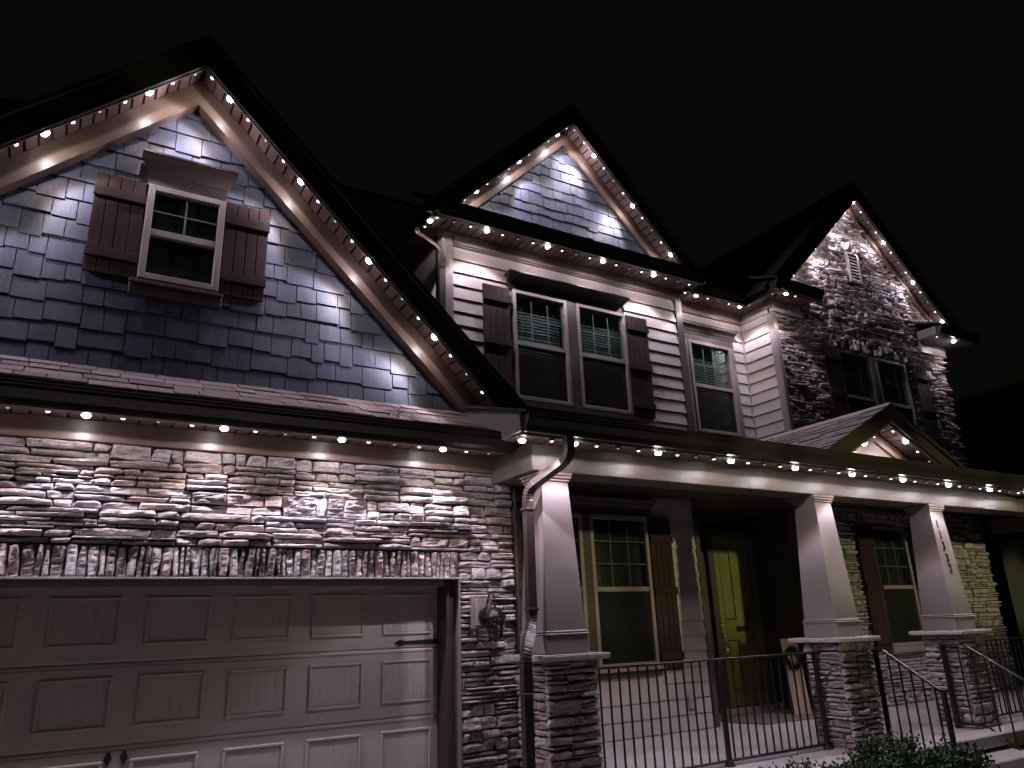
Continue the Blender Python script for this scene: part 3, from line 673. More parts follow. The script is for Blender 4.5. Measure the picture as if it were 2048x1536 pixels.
# eave of the middle bay
soffit_x(3.17, 7.56, 1.232, YM-.052, 6.562, house)
sb = MB().box(3.17, XML-.002, YM-.05, 2.02, 6.576, 6.592).obj('soffit', M['fascia'], house)
for i in range(4): B(3.175, XML-.036, YM-.048+i*.112+.003, YM-.048+(i+1)*.112-.003, 6.562, 6.575, .003).obj('soffit_board', M['soffit'], sb)
B(3.155, 7.56, 1.216, 1.231, 6.535, 6.71, .002).obj('fascia', M['fascia'], house)
gutter_x(3.06, 7.60, 1.214, 6.535, house, 1.03); B(7.60, 7.604, 1.105, 1.23, 6.54, 6.70, .001).obj('gutter_end_cap', M['flash'], house)
gutter_y(1.12, 2.05, 3.155, 6.535, house, side=1)
B(3.156, 3.171, 1.232, 2.03, 6.535, 6.71, .002).obj('fascia', M['fascia'], house)
B(3.18, 7.54, 1.233, 1.281, 6.542, 6.560, .003).obj('light_track', M['track'], house)
B(7.545, 7.562, 1.232, YM-.06, 6.538, 6.561, .002).obj('soffit_end', M['trim'], house)
MB().prism([(1.10, 6.695), (1.10, 6.715), (YM, 7.03), (YM, 6.98)], 'X', 3.05, 7.75).obj('pent_roof', M['roofdark'], house)
XA2, M2 = 5.4561, .9953
g2 = gable_wall('gable_wall', XA2, M2, 8.75, 3.75, 7.16, 6.85, 1.622, 1.8, M['mortar'], 'blue shake middle gable')
shakes(g2, XA2, M2, 8.68, 6.90, 3.70, 7.20, 1.621, .1685, random.Random(15))
rake(XA2, M2, 8.524, 8.786, 9.066, 1.621, 1.315, 2.05, 1.93, zft=8.775)
roof_pair(XA2, M2, 9.08, 1.275, 5.5, 2.38, 2.3)
# ================================================================== RECESS WALL
YR = 1.798; XI = 9.03
rw = wall_mesh(7.40, XI+.1, 3.95, 6.60, YR, YR+.25, [(7.78, 8.66, 4.43, 5.88)]).obj('recess_wall', M['siding'], house, label='beige lap-sided wall with one window between the bays')
siding(7.51, XI-.055, 4.0, 6.345, YR-.001, rw, 6.2195, [(7.68, 8.76, 4.3, 6.16)], s=.1795)
B(7.5, XI-.001, YR-.045, YR+.0005, 6.347, 6.515, .004).obj('frieze_board', M['coil'], house)
B(XI-.055, XI-.002, YR-.03, YR-.002, 4.0, 6.345, .004).obj('corner_board', M['trim'], house)
w4 = window(7.735, 8.645, 4.41, 5.885, YR-.02, 'single upper window with drawn blinds between the two bays', nv=2, nh=1, fr=.052, rail=.505)
B(7.665, 7.733, YR-.034, YR-.002, 4.40, 5.90, .004).obj('casing', M['taupe'], w4); B(8.647, 8.745, YR-.034, YR-.002, 4.40, 5.90, .004).obj('casing', M['taupe'], w4)
crown(7.62, 8.73, 5.888, 6.15, YR, w4, dp=.11)
soffit_x(7.505, 8.76, 1.412, YR-.047, 6.518, house)
B(7.57, 8.70, 1.396, 1.411, 6.47, 6.66, .002).obj('fascia', M['fascia'], house); gutter_x(7.57, 8.66, 1.394, 6.472, house)
B(7.57, 8.70, 1.413, 1.455, 6.500, 6.517, .003).obj('light_track', M['track'], house)

# ================================================================== STONE BAY
YS = 1.174; XS0, XS1 = XI, 13.75; XA3, M3 = 11.527, .942
BH = [(10.46, 12.44, 4.45, 5.985), (10.47, 11.36, 1.265, 3.04), (11.27, 11.58, 7.37, 7.96)]
bw = wall_mesh(XS0, XS1, .48, 6.70, YS, YS+.3, BH[:2]).obj('stone_bay_wall', M['mortar'], house, label='tall ledgestone bay wall with vent and double window')
gb = MB().prism([(XS0+.05, 6.70), (XS1-.02, 6.70), (XS1-.02, 6.86), (XA3, 9.0), (XS0+.05, 6.70)], 'Y', YS+.001, YS+.25).obj('stone_gable', M['mortar'], house, label='stone gable with slatted vent')
RS = random.Random(23)
holes = [(10.40, 12.50, 4.40, 5.99), (10.30, 12.52, 5.985, 6.22), (10.42, 11.42, 1.17, 3.06), (11.255, 11.595, 7.355, 7.975), (11.25, 11.62, 7.97, 8.19)]
br = minus(ledge(XS0+.05, XS1, .49, 6.72, RS), holes)
# the porch roof hides a strip; the nearest ones (low and left) are single stones
hid = lambda t: 3.32 < (t[2]+t[3])/2 < 3.95
br = [t for t in br if not hid(t)]
lay(br, bw, (0, YS, 0), keep=260, fine=.75, dr=(.02, .075), rank=lambda t: -((t[1]-t[0])*(t[3]-t[2]))/((t[0]+.18)**2+50+(t[2]-1.7)**2) if 3.95 < t[2] or (t[3] < 1.5 and 9.2 < t[0] < 11.2) else 1)
gr = minus(ledge(XS0+.05, XS1, 6.72, 8.95, RS), holes)
g_ = []
for a, b, p, q in gr:
    zm = (p+q)/2; lim = (8.93-zm)/M3
    a2, b2 = max(a, XA3-lim), min(b, XA3+lim)
    if b2-a2 > .05: g_.append((a2, b2, p, q))
lay(g_, gb, (0, YS, 0), keep=140, fine=.75, dr=(.02, .075), rank=lambda t: -(t[1]-t[0])*(t[3]-t[2]))
def soldier(x0, x1, z0, z1, parent, R):
    x = x0; o = []
    while x < x1:
        c = R.uniform(.05, .10); o.append((x, min(x+c, x1), z0, z1)); x += c
    lay([t for t in o if t[1]-t[0] > .02], parent, (0, YS, 0), dr=(.03, .085), fine=.75)
soldier(10.30, 12.52, 5.992, 6.215, bw, RS); soldier(11.25, 11.62, 7.98, 8.185, gb, RS); soldier(10.40, 11.44, 3.065, 3.25, bw, RS)
# gable vent
vt = put('gable_vent', None, house, label='narrow slatted vent in the stone gable')
for a, b, c, d in ((11.262, 11.305, 7.362, 7.968), (11.545, 11.588, 7.362, 7.968), (11.305, 11.545, 7.362, 7.405), (11.305, 11.545, 7.925, 7.968)): B(a, b, YS-.075, YS-.001, c, d, .004).obj('vent_frame', M['trim'], vt)
MB().box(11.305, 11.545, YS-.012, YS-.001, 7.405, 7.925).obj('vent_back', M['dark'], vt)
for i in range(8):
    z = 7.418+i*.0635
    MB().prism([(YS-.070, z), (YS-.064, z-.004), (YS-.030, z+.040), (YS-.036, z+.046)], 'X', 11.306, 11.544).obj('louver', M['ventw'], vt)
# bay windows
w5 = window(10.50, 12.42, 4.46, 5.98, YS-.01, 'dark upper double window in the stone bay', units=2, mull=.13, nv=2, nh=1, fr=.052, rail=.46, blind='dimblind')
shutter(10.085, 10.47, 4.45, 5.98, YS-.055, ((5.72, 5.82), (5.11, 5.20), (4.56, 4.65)), 'dark shutter on the left of the stone bay window'); shutter(12.60, 12.985, 4.45, 5.98, YS-.055, ((5.72, 5.82), (5.11, 5.20), (4.56, 4.65)), 'dark shutter on the right of the stone bay window')
w6 = window(10.48, 11.40, 1.265, 3.045, YS-.012, 'ground-floor window with blinds in the stone bay behind the stair rail', nv=2, nh=2, fr=.055, rail=.48, blind='dimblind')
B(10.43, 11.45, YS-.12, YS-.002, 1.185, 1.264, .006).obj('sill', M['trim'], w6)
shutter(10.08, 10.466, 1.24, 3.03, YS-.058, ((2.72, 2.80), (2.06, 2.15), (1.32, 1.40)), 'board shutter beside the ground-floor stone bay window'); shutter(11.43, 11.81, 1.24, 3.03, YS-.058, ((2.72, 2.80), (2.06, 2.15), (1.32, 1.40)), 'board shutter behind the numbered column')
# siding cheek of the bay, facing left
ch = MB().box(XI, XI+.02, YS, YR-.002, 3.95, 6.55).obj('bay_cheek', M['siding'], house)
siding(-YR+.002, -YS-.062, 4.0, 6.345, 0, ch, 6.2195, rotz=-math.pi/2, origin=(XI-.0005, 0, 0), s=.1795)
B(XI-.032, XI-.0005, YS+.028, YR-.046, 6.347, 6.515, .004).obj('frieze_board', M['trim'], house)
B(XI-.034, XI-.001, YS-.034, YS+.058, 3.98, 6.345, .004).obj('corner_board', M['taupe'], house); B(XI-.033, XI+.048, YS-.066, YS-.035, 3.98, 6.345, .004).obj('corner_board', M['taupe'], house)
B(XI-.03, 9.66, YS-.075, YS-.0005, 6.35, 6.515, .004).obj('frieze_board', M['trim'], house)
lowc = MB().box(9.19, 9.21, YS, 2.30, .48, 3.30).obj('alcove_side', M['darktrim'], house)  # same dark colouring for the recess shade
# bay eave: side run and front stub returns
es = MB().box(8.70, XI-.035, .72, 1.76, 6.533, 6.545).obj('soffit', M['fascia'], house)
for i in range(9): B(8.705, XI-.036, .725+i*.112+.003, .725+(i+1)*.112-.003, 6.519, 6.532, .003).obj('soffit_board', M['soffit'], es)
soffit_x(XI-.03, 9.66, .73, YS-.077, 6.519, house)
B(8.684, 8.699, .70, 1.40, 6.47, 6.66, .002).obj('fascia', M['fascia'], house); gutter_y(.62, 1.40, 8.682, 6.472, house, side=1)
B(8.684, 9.66, .712, .728, 6.47, 6.66, .002).obj('fascia', M['fascia'], house); gutter_x(8.58, 9.67, .710, 6.472, house)
B(8.701, 8.745, .73, 1.40, 6.500, 6.518, .003).obj('light_track', M['track'], house); B(8.746, 9.65, .73, .772, 6.500, 6.518, .003).obj('light_track', M['track'], house)
MB().prism([(.62, 6.64), (.62, 6.66), (YS, 6.90), (YS, 6.85)], 'X', 8.62, 9.68).obj('return_roof', M['roofdark'], house)
B(12.95, 14.15, .74, YS-.08, 6.52, 6.68, .006).obj('eave_box', M['taupe'], house); B(13.0, 13.80, YS-.078, YS-.002, 6.30, 6.515, .004).obj('frieze_board', M['trim'], house)
gutter_x(12.97, 14.24, .735, 6.525, house); MB().prism([(.64, 6.69), (.64, 6.71), (YS, 6.93), (YS, 6.88)], 'X', 12.93, 14.26).obj('return_roof', M['roofdark'], house)
B(13.76, 14.15, YS-.079, 4.0, 6.52, 6.68, .006).obj('eave_box', M['soffit'], house)
rake(XA3, M3, 8.852, 9.027, 9.351, YS, .905, 2.62, 2.36, fw=.09, zft=9.02)
roof_pair(XA3, M3, 9.365, .865, 6.5, 2.93, 2.75)
# main roof behind everything
MB().prism([(1.36, 6.64), (1.36, 6.70), (4.0, 8.36), (7.6, 6.2), (7.6, 6.1)], 'X', -2.5, 14.0).obj('main_roof', M['roofdark'], house)

# ================================================================== PORCH GABLE
XA4, M4 = 8.06, .50
MB().prism([(XA4-1.05, 3.40), (XA4+1.05, 3.40), (XA4, 3.90)], 'Y', YB, YB+.1).obj('porch_gable_panel', M['taupe'], house)
for s in (-1, 1):
    P = lambda d, z: (XA4+s*d, z-M4*d)
    MB().prism([P(0, 3.716), P(.72, 3.716), P(1.0, 3.856), P(0, 3.856)], 'Y', YB-.03, YB+.001).obj('frieze_board', M['coil'], house)
    base = MB().prism([P(0, 3.895), P(1.15, 3.895), P(1.15, 3.915), P(0, 3.915)], 'Y', -.985, YB).obj('rake_soffit', M['fascia'], house)
    th = math.atan(M4); me = MB().box(-.048, .048, -.982, YB-.031, 0, .013, .004).mesh('soffit_board', M['soffit'])
    for i in range(9):
        d = .02+(i+.5)*.112; put('soffit_board', me, base, loc=(XA4+s*d*math.cos(th), 0, 3.880-d*math.sin(th)), rot=(0, s*th, 0))
    MB().prism([P(0, 3.862), P(1.1, 3.862), P(1.1, 3.884), P(0, 3.884)], 'Y', -.982, -.935).obj('light_track', M['track'], house)
    MB().prism([P(0, 3.905), P(1.28, 3.905), P(1.34, 4.055), P(0, 4.055)], 'Y', -1.012, -.986).obj('barge_board', M['darktrim'], house)
    rs = MB().prism([P(0, 4.06), P(1.38, 4.06), P(1.38, 4.10), P(0, 4.10)], 'Y', -1.05, 1.16).obj('gable_roof_slope', M['roofdark'], house)
    if s < 0:
        R4 = random.Random(41); ln = 1.38/math.cos(th)
        for k in range(11):
            y = -1.06
            while y < 1.15:
                wd = R4.uniform(.16, .36); ye = min(y+wd, 1.155); d0 = ln-k*ln/11
                zporch = 3.42+.3*(y+1.085); zz = 4.10-M4*(d0*math.cos(th))
                if zz > zporch-.12 and ye-y > .03:
                    tk = R4.choice((.008, .012, .016)); le = ln/11+.03
                    mb = MB().prism([(0, -.001), (0, tk), (le, tk*.3), (le, -.001)], 'Y', -(ye-y)/2+.002, (ye-y)/2-.002)
                    mb.obj('roof_shingle', M['roofdim'], rs, loc=(XA4-d0*math.cos(th), (y+ye)/2, 4.1005-d0*math.sin(th)), rot=(0, -th, 0))
                y = ye
MB().prism([(XA4-.09, 4.065), (XA4, 4.125), (XA4+.09, 4.065), (XA4, 4.105)], 'Y', -1.055, 1.16).obj('ridge_cap', M['roof'], house)
B(6.9, 9.3, -1.0, YB-.002, 3.425, 3.445, .003).obj('gable_flashing', M['flash'], house)

# ================================================================== DOWNSPOUTS
def arc(p, q, r_, n=5):
    return [tuple(Vector(p).lerp(Vector(q), i/n)) for i in range(n+1)]
def spout(path, wx, wy, label):
    pts = []; ribs = []
    P = [Vector(p) for p in path]
    pts.append(P[0]); ribs.append(1)
    for i in range(1, len(P)-1):
        a, b, c = P[i-1], P[i], P[i+1]; l = min(.10, (a-b).length*.42, (c-b).length*.42)
        s, e = b+(a-b).normalized()*l, b+(c-b).normalized()*l
        n = 14
        for k in range(n+1):
            t = k/n; pts.append(s*(1-t)**2+b*2*t*(1-t)+e*t*t); ribs.append(1.0 if k % 2 == 0 else .90)
    pts.append(P[-1]); ribs.append(1)
    o = MB().rtube([tuple(p) for p in pts], wx, wy, ribs).obj('downspout', M['spout'], house, label=label)
    return o
d1 = spout([(3.315, -1.09, 3.235), (3.312, -1.09, 3.05), (3.125, -.72, 2.84), (3.112, -.72, 1.74), (2.945, -.88, 1.56), (2.93, -.88, .12), (2.93, -1.05, .05)], .075, .062, 'brown S-bent downspout in front of the first porch column')
for z in (2.66, 1.86): B(3.07, 3.165, -.758, -.682, z, z+.022, .003).obj('strap', M['spout'], d1)
for z in (1.25, .6): B(2.886, 2.975, -.918, -.842, z, z+.022, .003).obj('strap', M['spout'], d1)
d2 = spout([(3.11, 1.62, 6.54), (3.13, 1.62, 6.45), (3.425, 1.545, 6.27), (3.43, 1.545, 4.2)], .07, .06, 'slim brown downspout at the corner of the middle bay')
B(3.388, 3.472, 1.508, 1.582, 6.02, 6.04, .003).obj('strap', M['spout'], d2)
# loose cable clip on the pent roof
MB().tube([(2.06, -.44, 3.412), (2.075, -.44, 3.50), (2.10, -.44, 3.515), (2.115, -.44, 3.48), (2.075, -.44, 3.45), (2.10, -.50, 3.36)], .006, 6).obj('cable_clip', M['flash'], house, smooth=60)

# ================================================================== RAILINGS
def picket_rail(name, label, x0, x1, y, zt, zb, posts, group=None):
    o = put(name, None, None, loc=(x0, y, .48), label=label, cat='railing', group=group)
    def P(mb, nm): return mb.obj(nm, M['iron'], o)
    P(B(0, x1-x0, -.018, .018, zt-.48-.012, zt-.48+.008, .003), 'top_rail'); P(B(0, x1-x0, -.012, .012, zb-.48, zb-.48+.02, .003), 'bottom_rail')
    me = B(-.0075, .0075, -.0075, .0075, zb-.48+.02, zt-.48-.012, .002).mesh('picket', M['iron']); n = round((x1-x0)/.1065)
    for i in range(1, n):
        xx = (x1-x0)*i/n
        if all(abs(xx+x0-q) > .04 for q in posts): put('picket', me, o, loc=(xx, 0, 0))
    for q in posts:
        mb = MB().box(q-x0-.020, q-x0+.020, -.020, .020, 0, zt-.48-.013, .004); mb.lathe([(.05, 0), (.05, .01), (.026, .05)], (q-x0, 0, 0), 10); P(mb, 'post')
    return o
picket_rail('porch_railing', 'black iron railing between the downspout pier and the middle pier', 3.66, 6.72, -.55, 1.388, .515, [5.27, 6.64])
picket_rail('porch_railing', 'black iron railing right of the numbered column pier', 9.38, 12.6, -.55, 1.378, .515, [11.0])
def stair_rail(label, x, y0, y1, y2):
    o = put('stair_railing', None, None, loc=(x, y1, .48), label=label, cat='railing')
    def P(mb, nm): return mb.obj(nm, M['iron'], o)
    zt, ze = 1.376-.48, 1.018-.48
    a, b, c = y0-y1, 0, y2-y1
    P(MB().prism([(a, zt-.010), (b, zt-.010), (c, ze-.010), (c-.07, ze-.010), (c-.07, ze+.010), (c, ze+.010), (b, zt+.010), (a, zt+.010)], 'X', -.020, .020), 'hand_rail')
    zl = lambda y: (zt if y > 0 else zt+(ze-zt)*y/c)
    zb = lambda y: (.04 if y > 0 else .04+(-.33)*y/c*1.0)
    P(MB().prism([(a, .04), (b-.08, .04), (c, -.30), (c, -.28), (b-.08, .06), (a, .06)], 'X', -.010, .010), 'bottom_rail')
    n = 6
    for i in range(n):
        y = a+(c-a)*(i+.5)/n
        P(B(-.0075, .0075, y-.0075, y+.0075, zb(y)+.02, zl(y)-.010, .002), 'picket')
    P(B(-.02, .02, c-.045, c-.005, -.48, ze-.011, .004), 'post'); P(B(-.02, .02, a-.05, a-.01, 0, zt-.011, .004), 'post')
stair_rail('sloping black iron handrail leaving the middle pier', 7.25, -.80, -.925, -1.45)
stair_rail('sloping black iron handrail leaving the numbered column pier', 8.80, -.60, -.876, -1.435)

# ================================================================== TRIM LIGHTS
ORD = ['first', 'second', 'third', 'fourth', 'fifth', 'sixth', 'seventh', 'eighth', 'ninth', 'tenth', 'eleventh', 'twelfth', 'thirteenth', 'fourteenth', 'fifteenth', 'sixteenth', 'seventeenth', 'eighteenth', 'nineteenth', 'twentieth',
       'twenty-first', 'twenty-second', 'twenty-third', 'twenty-fourth', 'twenty-fifth', 'twenty-sixth', 'twenty-seventh', 'twenty-eighth', 'twenty-ninth', 'thirtieth', 'thirty-first', 'thirty-second', 'thirty-third', 'thirty-fourth', 'thirty-fifth', 'thirty-sixth']
HOUS = MB().lathe([(.021, -.016), (.026, -.012), (.026, .0), (.030, .002), (.030, .008)], n=14).mesh('housing', M['puck'], 40)
LENS = {k: MB().lathe([(.004*q, -.0145-.014*q), (.013*q, -.0145-.0115*q), (.0185*q, -.0145-.006*q), (.0205*q, -.0125)], n=14).mesh('lens', M[m], 60) for k, m, q in (('b', 'on', 1.5), ('s', 'half', .78), ('f', 'off', .6))}
SPOT = bpy.data.lights.new('trim_lamp', 'SPOT'); SPOT.energy = LAMP_W; SPOT.color = (1, 1, 1); SPOT.spot_size = math.radians(178); SPOT.spot_blend = 0.05; SPOT.shadow_soft_size = .014
# measured-looking beam of these pucks: wide cone with a warm rim, a weak warm spill outside it
SPOT.use_nodes = True; nt = SPOT.node_tree; em = nt.nodes['Emission']
tc = nt.nodes.new('ShaderNodeTexCoord'); sx = nt.nodes.new('ShaderNodeSeparateXYZ'); ab = nt.nodes.new('ShaderNodeMath'); ab.operation = 'ABSOLUTE'
cr = nt.nodes.new('ShaderNodeValToRGB'); nt.links.new(tc.outputs['Normal'], sx.inputs[0]); nt.links.new(sx.outputs[2], ab.inputs[0]); nt.links.new(ab.outputs[0], cr.inputs[0]); nt.links.new(cr.outputs[0], em.inputs['Color'])
e = cr.color_ramp.elements
e[0].position = 0.0; e[0].color = (.076, .068, .077, 1); e[1].position = 1.0; e[1].color = (.34, .302, .35, 1)
for p, c in ((.25, (.076, .067, .075)), (.40, (.056, .047, .047)), (.545, (.090, .070, .066)), (.60, (.26, .200, .188)), (.64, (.48, .40, .43)), (.685, (.80, .71, .82)), (.76, (.74, .668, .81)), (.88, (.47, .423, .50))):
    x = e.new(p); x.color = (*c, 1)
SPOT2 = SPOT.copy(); SPOT2.name = 'gable_lamp'; SPOT2.energy = LAMP_W*.66
for el in [n for n in SPOT2.node_tree.nodes if n.type == 'VALTORGB'][0].color_ramp.elements:
    if el.position > .80: el.color = tuple(c*.66 for c in el.color[:3])+(1,)
ADJ = {'b': 'glaring white', 's': 'small unlit', 'f': 'faint unlit'}
def lights(where, group, pts, ends='from left'):
    """pts: (kind, location, roll about y, roll about x)"""
    for i, (k, p, ry, rx) in enumerate(pts):
        o = put('trim_light', HOUS, None, loc=p, rot=(rx, ry, 0), label='%s downlight %s, %s %s' % (ADJ[k], where, ORD[i], ends), cat='light', group=group)
        put('lens', LENS[k], o)
        if k == 'b':
            l = bpy.data.objects.new('trim_lamp', SPOT2 if 'garage gable' in where else SPOT); COL.objects.link(l); l.parent = o; l.location = (0, 0, -.062)
G = 'permanent trim lights'
pat = lambda i: {0: 'b', 1: 's', 2: 'f', 3: 's'}[i % 4]
lights('under the garage eave', 'lights under the garage eave', [(pat(i+2), (-.597+.2225*i, -.360, 3.226), 0, 0) for i in range(-2, 17)])
t1 = math.atan(M1)
lights('on right slope of garage gable', 'lights on the garage gable', [(pat(i+3), (XA1+.069+.158*i, -.338, 6.339-.028-M1*(.069+.158*i)), t1, 0) for i in range(17)], 'down from peak')
lights('on left slope of garage gable', 'lights on the garage gable', [(pat(i+2), (XA1-.085-.157*i, -.338, 6.339-.028-M1*(.085+.157*i)), -t1, 0) for i in range(11)], 'down from peak')
lights('under the long porch gutter', 'lights under the porch gutter', [('b', (2.945, -.955, 3.206), 0, 0)] + [(pat(i), (3.428+.2316*i, -1.016, 3.210), 0, 0) for i in range(-1, 33)])
lights('under the middle bay gutter', 'lights under the middle gutter', [(pat(i), (3.928+.2305*i, 1.257, 6.538), 0, 0) for i in range(-3, 16)])
lights('at the side of the middle bay eave', 'lights at the side of the middle eave', [('s', (3.20, 1.54, 6.552), 0, 0), ('b', (3.20, 1.385, 6.552), 0, 0)])
t2 = math.atan(M2)
lights('on right slope of middle gable', 'lights on the middle gable', [(pat(i+2), (XA2+.076+.1655*i, 1.360, 8.786-.03-M2*(.076+.1655*i)), t2, 0) for i in range(11)], 'down from peak')
lights('on left slope of middle gable', 'lights on the middle gable', [(pat(i+3), (XA2-.092-.170*i, 1.360, 8.786-.03-M2*(.092+.170*i)), -t2, 0) for i in range(11)], 'down from peak')
lights('under the short gutter between the bays', 'lights between the bays', [(k, (x, 1.434, 6.496), 0, 0) for k, x in (('s', 7.461), ('b', 7.696), ('s', 7.934), ('f', 8.161), ('s', 8.396), ('b', 8.640))])
lights('at the side eave of the stone bay', 'lights at the stone bay side', [(k, (8.723, y, 6.496), 0, 0) for k, y in (('s', 1.312), ('f', 1.081), ('s', .850))], 'from the inner corner')
lights('under the stub gutter of the stone bay', 'lights at the stone bay stub', [('b', (8.92, .752, 6.496), 0, 0), ('s', (9.13, .752, 6.496), 0, 0)])
t3 = math.atan(M3)
lights('on right slope of stone gable', 'lights on the stone gable', [(pat(i), (XA3+.019+.1765*i, .950, 9.027-.03-M3*(.019+.1765*i)), t3, 0) for i in range(13)], 'down from peak')
lights('on left slope of stone gable', 'lights on the stone gable', [(pat(i), (XA3-.1765*i, .950, 9.027-.03-M3*.1765*i), -t3, 0) for i in range(1, 13)], 'down from peak')
lights('under the far end eave of the stone bay', 'lights at the far end', [('s', (13.05, .80, 6.516), 0, 0), ('f', (13.27, .80, 6.516), 0, 0), ('b', (13.60, .80, 6.516), 0, 0)])
t4 = math.atan(M4)
lights('inside the small porch gable', 'lights in the porch gable', [(k, (x, -.958, 3.862-M4*abs(x-XA4)), (t4 if x > XA4 else -t4), 0) for k, x in (('s', 7.336), ('b', 7.545), ('s', 7.75), ('f', 7.95), ('s', 8.16), ('b', 8.372), ('s', 8.584), ('f', 8.79))])

# ================================================================== SMALL THINGS
# unlit wall lantern on its plate
ln_ = put('wall_lantern', None, None, loc=(3.0, -.06, 1.74), label='unlit black carriage lantern on the stone beside the garage door', cat='lantern')
B(-.095, .10, -.045, .0, 0, .27, .006).obj('mounting_plate', M['taupe'], ln_); B(-.07, .075, -.056, -.046, .025, .245, .004).obj('inner_plate', M['plastic'], ln_)
MB().lathe([(.0, -.0), (.055, .0), (.055, .008), (.035, .022), (.0, .026)], n=16).obj('back_plate', M['iron'], ln_, smooth=40, loc=(.0, -.056, .10), rot=(math.pi/2, 0, 0), scale=(.75, 1.3, 1))
MB().tube([(0, -.07, .12), (.01, -.10, .16), (.02, -.11, .23), (.03, -.13, .29), (.045, -.155, .295), (.055, -.17, .25), (.055, -.17, .185)], .007, 8).obj('arm', M['iron'], ln_, smooth=60)
MB().tube([(.02, -.11, .20), (.035, -.125, .24), (.05, -.14, .23), (.045, -.14, .20), (.035, -.135, .21)], .005, 6).obj('scroll', M['iron'], ln_, smooth=60)
MB().lathe([(.088, .080), (.090, .088), (.082, .105), (.066, .135), (.044, .158), (.016, .170), (.010, .185), (.014, .192), (.0, .20)], (.055, -.17, 0), 20).obj('dome', M['iron'], ln_, smooth=40)
MB().lathe([(.055, -.075), (.068, .0), (.072, .079)], (.055, -.17, 0), 20).obj('glass', M['lampglass'], ln_, smooth=40)
for k in range(6):
    t = k*math.pi/3+.3; MB().tube([(.055+.058*math.cos(t), -.17+.058*math.sin(t), -.078), (.055+.076*math.cos(t), -.17+.076*math.sin(t), .08)], .0038, 6).obj('bar', M['iron'], ln_)
MB().lathe([(.0, -.112), (.012, -.105), (.02, -.092), (.056, -.088), (.060, -.076)], (.055, -.17, 0), 20).obj('base', M['iron'], ln_, smooth=40)
MB().lathe([(.012, -.075), (.012, .0), (.009, .02), (.0, .03)], (.055, -.17, 0), 10).obj('candle_bulb', M['plastic'], ln_, smooth=40)
# door mat: half-octagon
MB().prism([(7.55, 2.05), (7.42, 1.55), (7.62, 1.08), (8.75, 1.00), (9.05, 1.5), (9.0, 2.05)], 'Z', .484, .496).obj('door_mat', M['mat_'], None, label='patterned dark woven mat on the porch before the front door', cat='mat')
# leaning wooden porch board with a wreath
ps = put('porch_board', None, None, loc=(8.70, 1.40, .48), rot=(math.radians(-6), 0, math.radians(-16)), label='narrow weathered wooden board with dark wreath leaning beside the front door', cat='porch sign')
for i in range(3): B(-.13+i*.087, -.046+i*.087, -.012, .012, 0, .98, .004).obj('plank', M['sign'], ps)
for z in (.12, .82): B(-.125, .13, .0125, .03, z, z+.06, .003).obj('batten', M['sign'], ps)
Rw = random.Random(9); wr = MB()
for i in range(420):
    t = Rw.uniform(0, 2*math.pi); rr = .105+Rw.gauss(0, .018); c = Vector((rr*math.cos(t), -.035+Rw.gauss(0, .012), .72+rr*math.sin(t)*1.15))
    d = Vector((Rw.gauss(0, 1), Rw.gauss(0, 1), Rw.gauss(0, 1))).normalized()*.03; e = d.cross(Vector((Rw.gauss(0, 1), Rw.gauss(0, 1), Rw.gauss(0, 1)))).normalized()*.008
    wr.add([c-d, c+e, c+d, c-e], [(0, 1, 2, 3)])
wr.obj('wreath', M['bow'], ps, kind='stuff')
sc_ = MB()
for s in (-1, 1): sc_.tube([(0, 0, .98), (s*.05, 0, 1.03), (s*.10, 0, 1.04), (s*.12, 0, 1.00), (s*.09, 0, .975), (s*.07, 0, 1.0)], .006, 6)
sc_.obj('scroll_top', M['iron'], ps, smooth=60)
# boxwood shrubs before the porch
def shrub(cx, cy, top, rx, seed, label, nl=1700):
    R = random.Random(seed); o = put('boxwood_shrub', None, None, loc=(cx, cy, 0), label=label, cat='shrub', group='shrubs before the porch')
    st = MB(); lf = MB(); tips = []
    for i in range(26):
        t = R.uniform(0, 2*math.pi); rr = math.sqrt(R.random())*rx
        h = top*(1-.28*(rr/rx)**2)*R.uniform(.82, 1.04)
        a = (rr*.25*math.cos(t), rr*.25*math.sin(t), .0); b = (rr*.75*math.cos(t), rr*.75*math.sin(t), h*.6); c = (rr*math.cos(t), rr*math.sin(t), h)
        st.tube([a, b, c], [.008, .006, .002], 5); tips.append((Vector(a), Vector(b), Vector(c)))
    for i in range(nl):
        a, b, c = R.choice(tips); u = R.random()**.6
        p = (b.lerp(c, (u-.5)*2) if u > .5 else a.lerp(b, .3+u*1.4)) + Vector((R.gauss(0, .045), R.gauss(0, .045), R.gauss(0, .03)))
        p.z = max(p.z, .03)
        d = Vector((R.gauss(0, .7), R.gauss(0, .7), abs(R.gauss(.5, .5)))).normalized(); sd = d.cross(Vector((R.gauss(0, 1), R.gauss(0, 1), R.gauss(0, 1)))).normalized(); l = R.uniform(.026, .046)
        up = d.cross(sd)*l*.16
        lf.add([p, p+d*l*.5+sd*l*.34+up, p+d*l*1.1, p+d*l*.5-sd*l*.34+up], [(0, 1, 2), (0, 2, 3)])
    st.obj('stems', M['stem'], o); lf.obj('foliage', M['leafm'], o, kind='stuff')
shrub(6.25, -1.52, .76, .45, 1, 'full boxwood shrub in front of the middle pier', 5200)
shrub(5.30, -1.52, .70, .38, 2, 'lower boxwood shrub before the long railing', 3200)
shrub(6.92, -1.62, .62, .34, 3, 'boxwood shrub touching the stair railing', 3400)

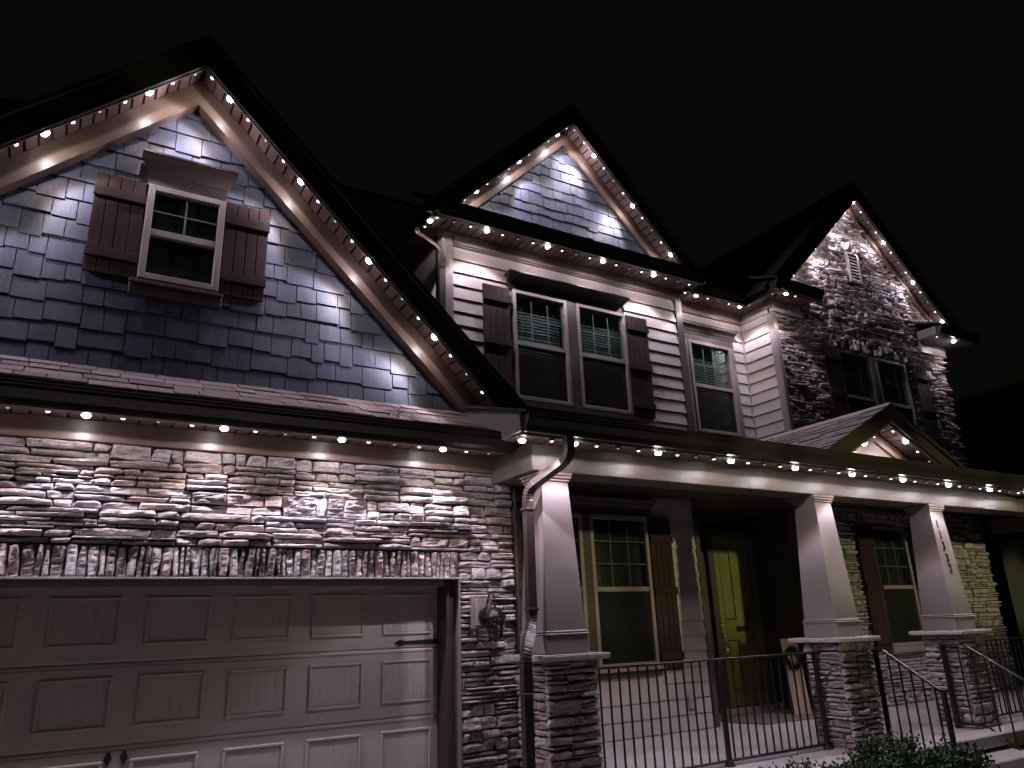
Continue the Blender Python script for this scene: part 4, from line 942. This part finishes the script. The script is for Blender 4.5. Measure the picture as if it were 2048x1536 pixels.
# neighbouring house, only a dark outline against the sky
nb = put('neighbouring_house', None, None, loc=(25, 6, 0), label='dark neighbouring house beyond the stone bay', cat='house')
wall_mesh(-1.0, 12, 0, 6.9, 0, .3, [(2, 3.2, 4.2, 5.8), (5, 6.2, 4.2, 5.8)]).obj('wall', M['nwall'], nb)
MB().box(-1.0, -.7, .3, 10, 0, 6.9).obj('wall', M['nwall'], nb); MB().prism([(-1.0, 6.9), (12, 6.9), (5.5, 9.9)], 'Y', .02, .28).obj('gable', M['nwall'], nb)
for s in (-1, 1):
    P = lambda d, z: (5.5+s*d, z-.386*d)
    MB().prism([P(0, 10.0), P(7.3, 10.0), P(7.3, 10.2), P(0, 10.2)], 'Y', -.5, 10.4).obj('roof_slope', M['roofdark'], nb)
for a in (2, 5):
    f = MB()
    for q in ((a, a+.08, 4.2, 5.8), (a+1.12, a+1.2, 4.2, 5.8), (a+.08, a+1.12, 4.2, 4.28), (a+.08, a+1.12, 5.72, 5.8), (a+.08, a+1.12, 4.97, 5.03)): f.box(q[0], q[1], -.04, .05, q[2], q[3])
    wo = f.obj('window', M['trim'], nb); MB().box(a+.08, a+1.12, .06, .07, 4.28, 5.72).obj('pane', M['dark'], wo)

# unseen leaf bank and trees added behind the viewer to shade the street-lamp sun
def leafmass(name, label, blobs, nl, size, seed):
    R = random.Random(seed); mb = MB()
    for (c, r_, n) in blobs:
        for i in range(n):
            d = Vector((R.gauss(0, 1), R.gauss(0, 1), R.gauss(0, 1))).normalized()*(R.random()**.4); p = Vector((c[0]+d.x*r_[0], c[1]+d.y*r_[1], c[2]+d.z*r_[2]))
            if p.z < .05: continue
            a = Vector((R.gauss(0, 1), R.gauss(0, 1), R.gauss(0, 1))).normalized(); b = a.cross(Vector((R.gauss(0, 1), R.gauss(0, 1), R.gauss(0, 1)))).normalized(); l = size*R.uniform(.6, 1.3)
            mb.add([p-a*l, p+b*l*.5, p+a*l, p-b*l*.5], [(0, 1, 2, 3)])
    return mb.obj(name, M['leafm'], None, kind='stuff', label=label)
leafmass('light_blocker_hedge', 'unseen leaf bank behind the viewer, added to block low light', [((x*.8, -15, 1.5), (1.2, .8, 1.86), 560) for x in range(-18, 42)], 0, .16, 51)
leafmass('light_blocker_foliage', 'unseen tree crowns behind the viewer, added to shape the street light', [((x, -15.5, z), (2.7, 2.0, rz), n) for x, z, rz, n in [(x, 5.2, 4.3, 2700) for x in (-9, -6.5, -4, -1.5, .8, 2.7)] + [(3.5, 5.2, 4.3, 3500)] + [(x, 8.5, 3.4, 5200) for x in range(5, 38, 2)]], 0, .22, 52)
for x in (-9, -4.5, -.5, 2.6, 7, 11, 15, 19):
    MB().tube([(x, -15.5, 0), (x+.1, -15.5, 2.5), (x, -15.4, 5.5)], [.16, .12, .06], 8).obj('light_blocker_trunk', M['stem'], None, kind='structure')

# ================================================================== GROUND
MB().add([(-80, -80, -.012), (90, -80, -.012), (90, 90, -.012), (-80, 90, -.012)], [(0, 1, 2, 3)]).obj('lawn', M['grass'], None, kind='structure', label='dark lawn around the house')
for i, (xa, xb) in enumerate(((-3.2, .30), (.312, 3.38))):
    for j in range(4):
        B(xa, xb, -14+j*3.5+.006, -14+(j+1)*3.5-.006 if j < 3 else .1, -.12, 0, .008).obj('driveway_slab', M['drive'], None, kind='structure')
MB().box(-3.4, 3.42, .1, 8, -.1, -.002).obj('garage_floor', M['drive'], None, kind='structure')
B(7.2, 8.86, -14, -1.81, -.12, -.001, .008).obj('front_path', M['concrete'], None, kind='structure')
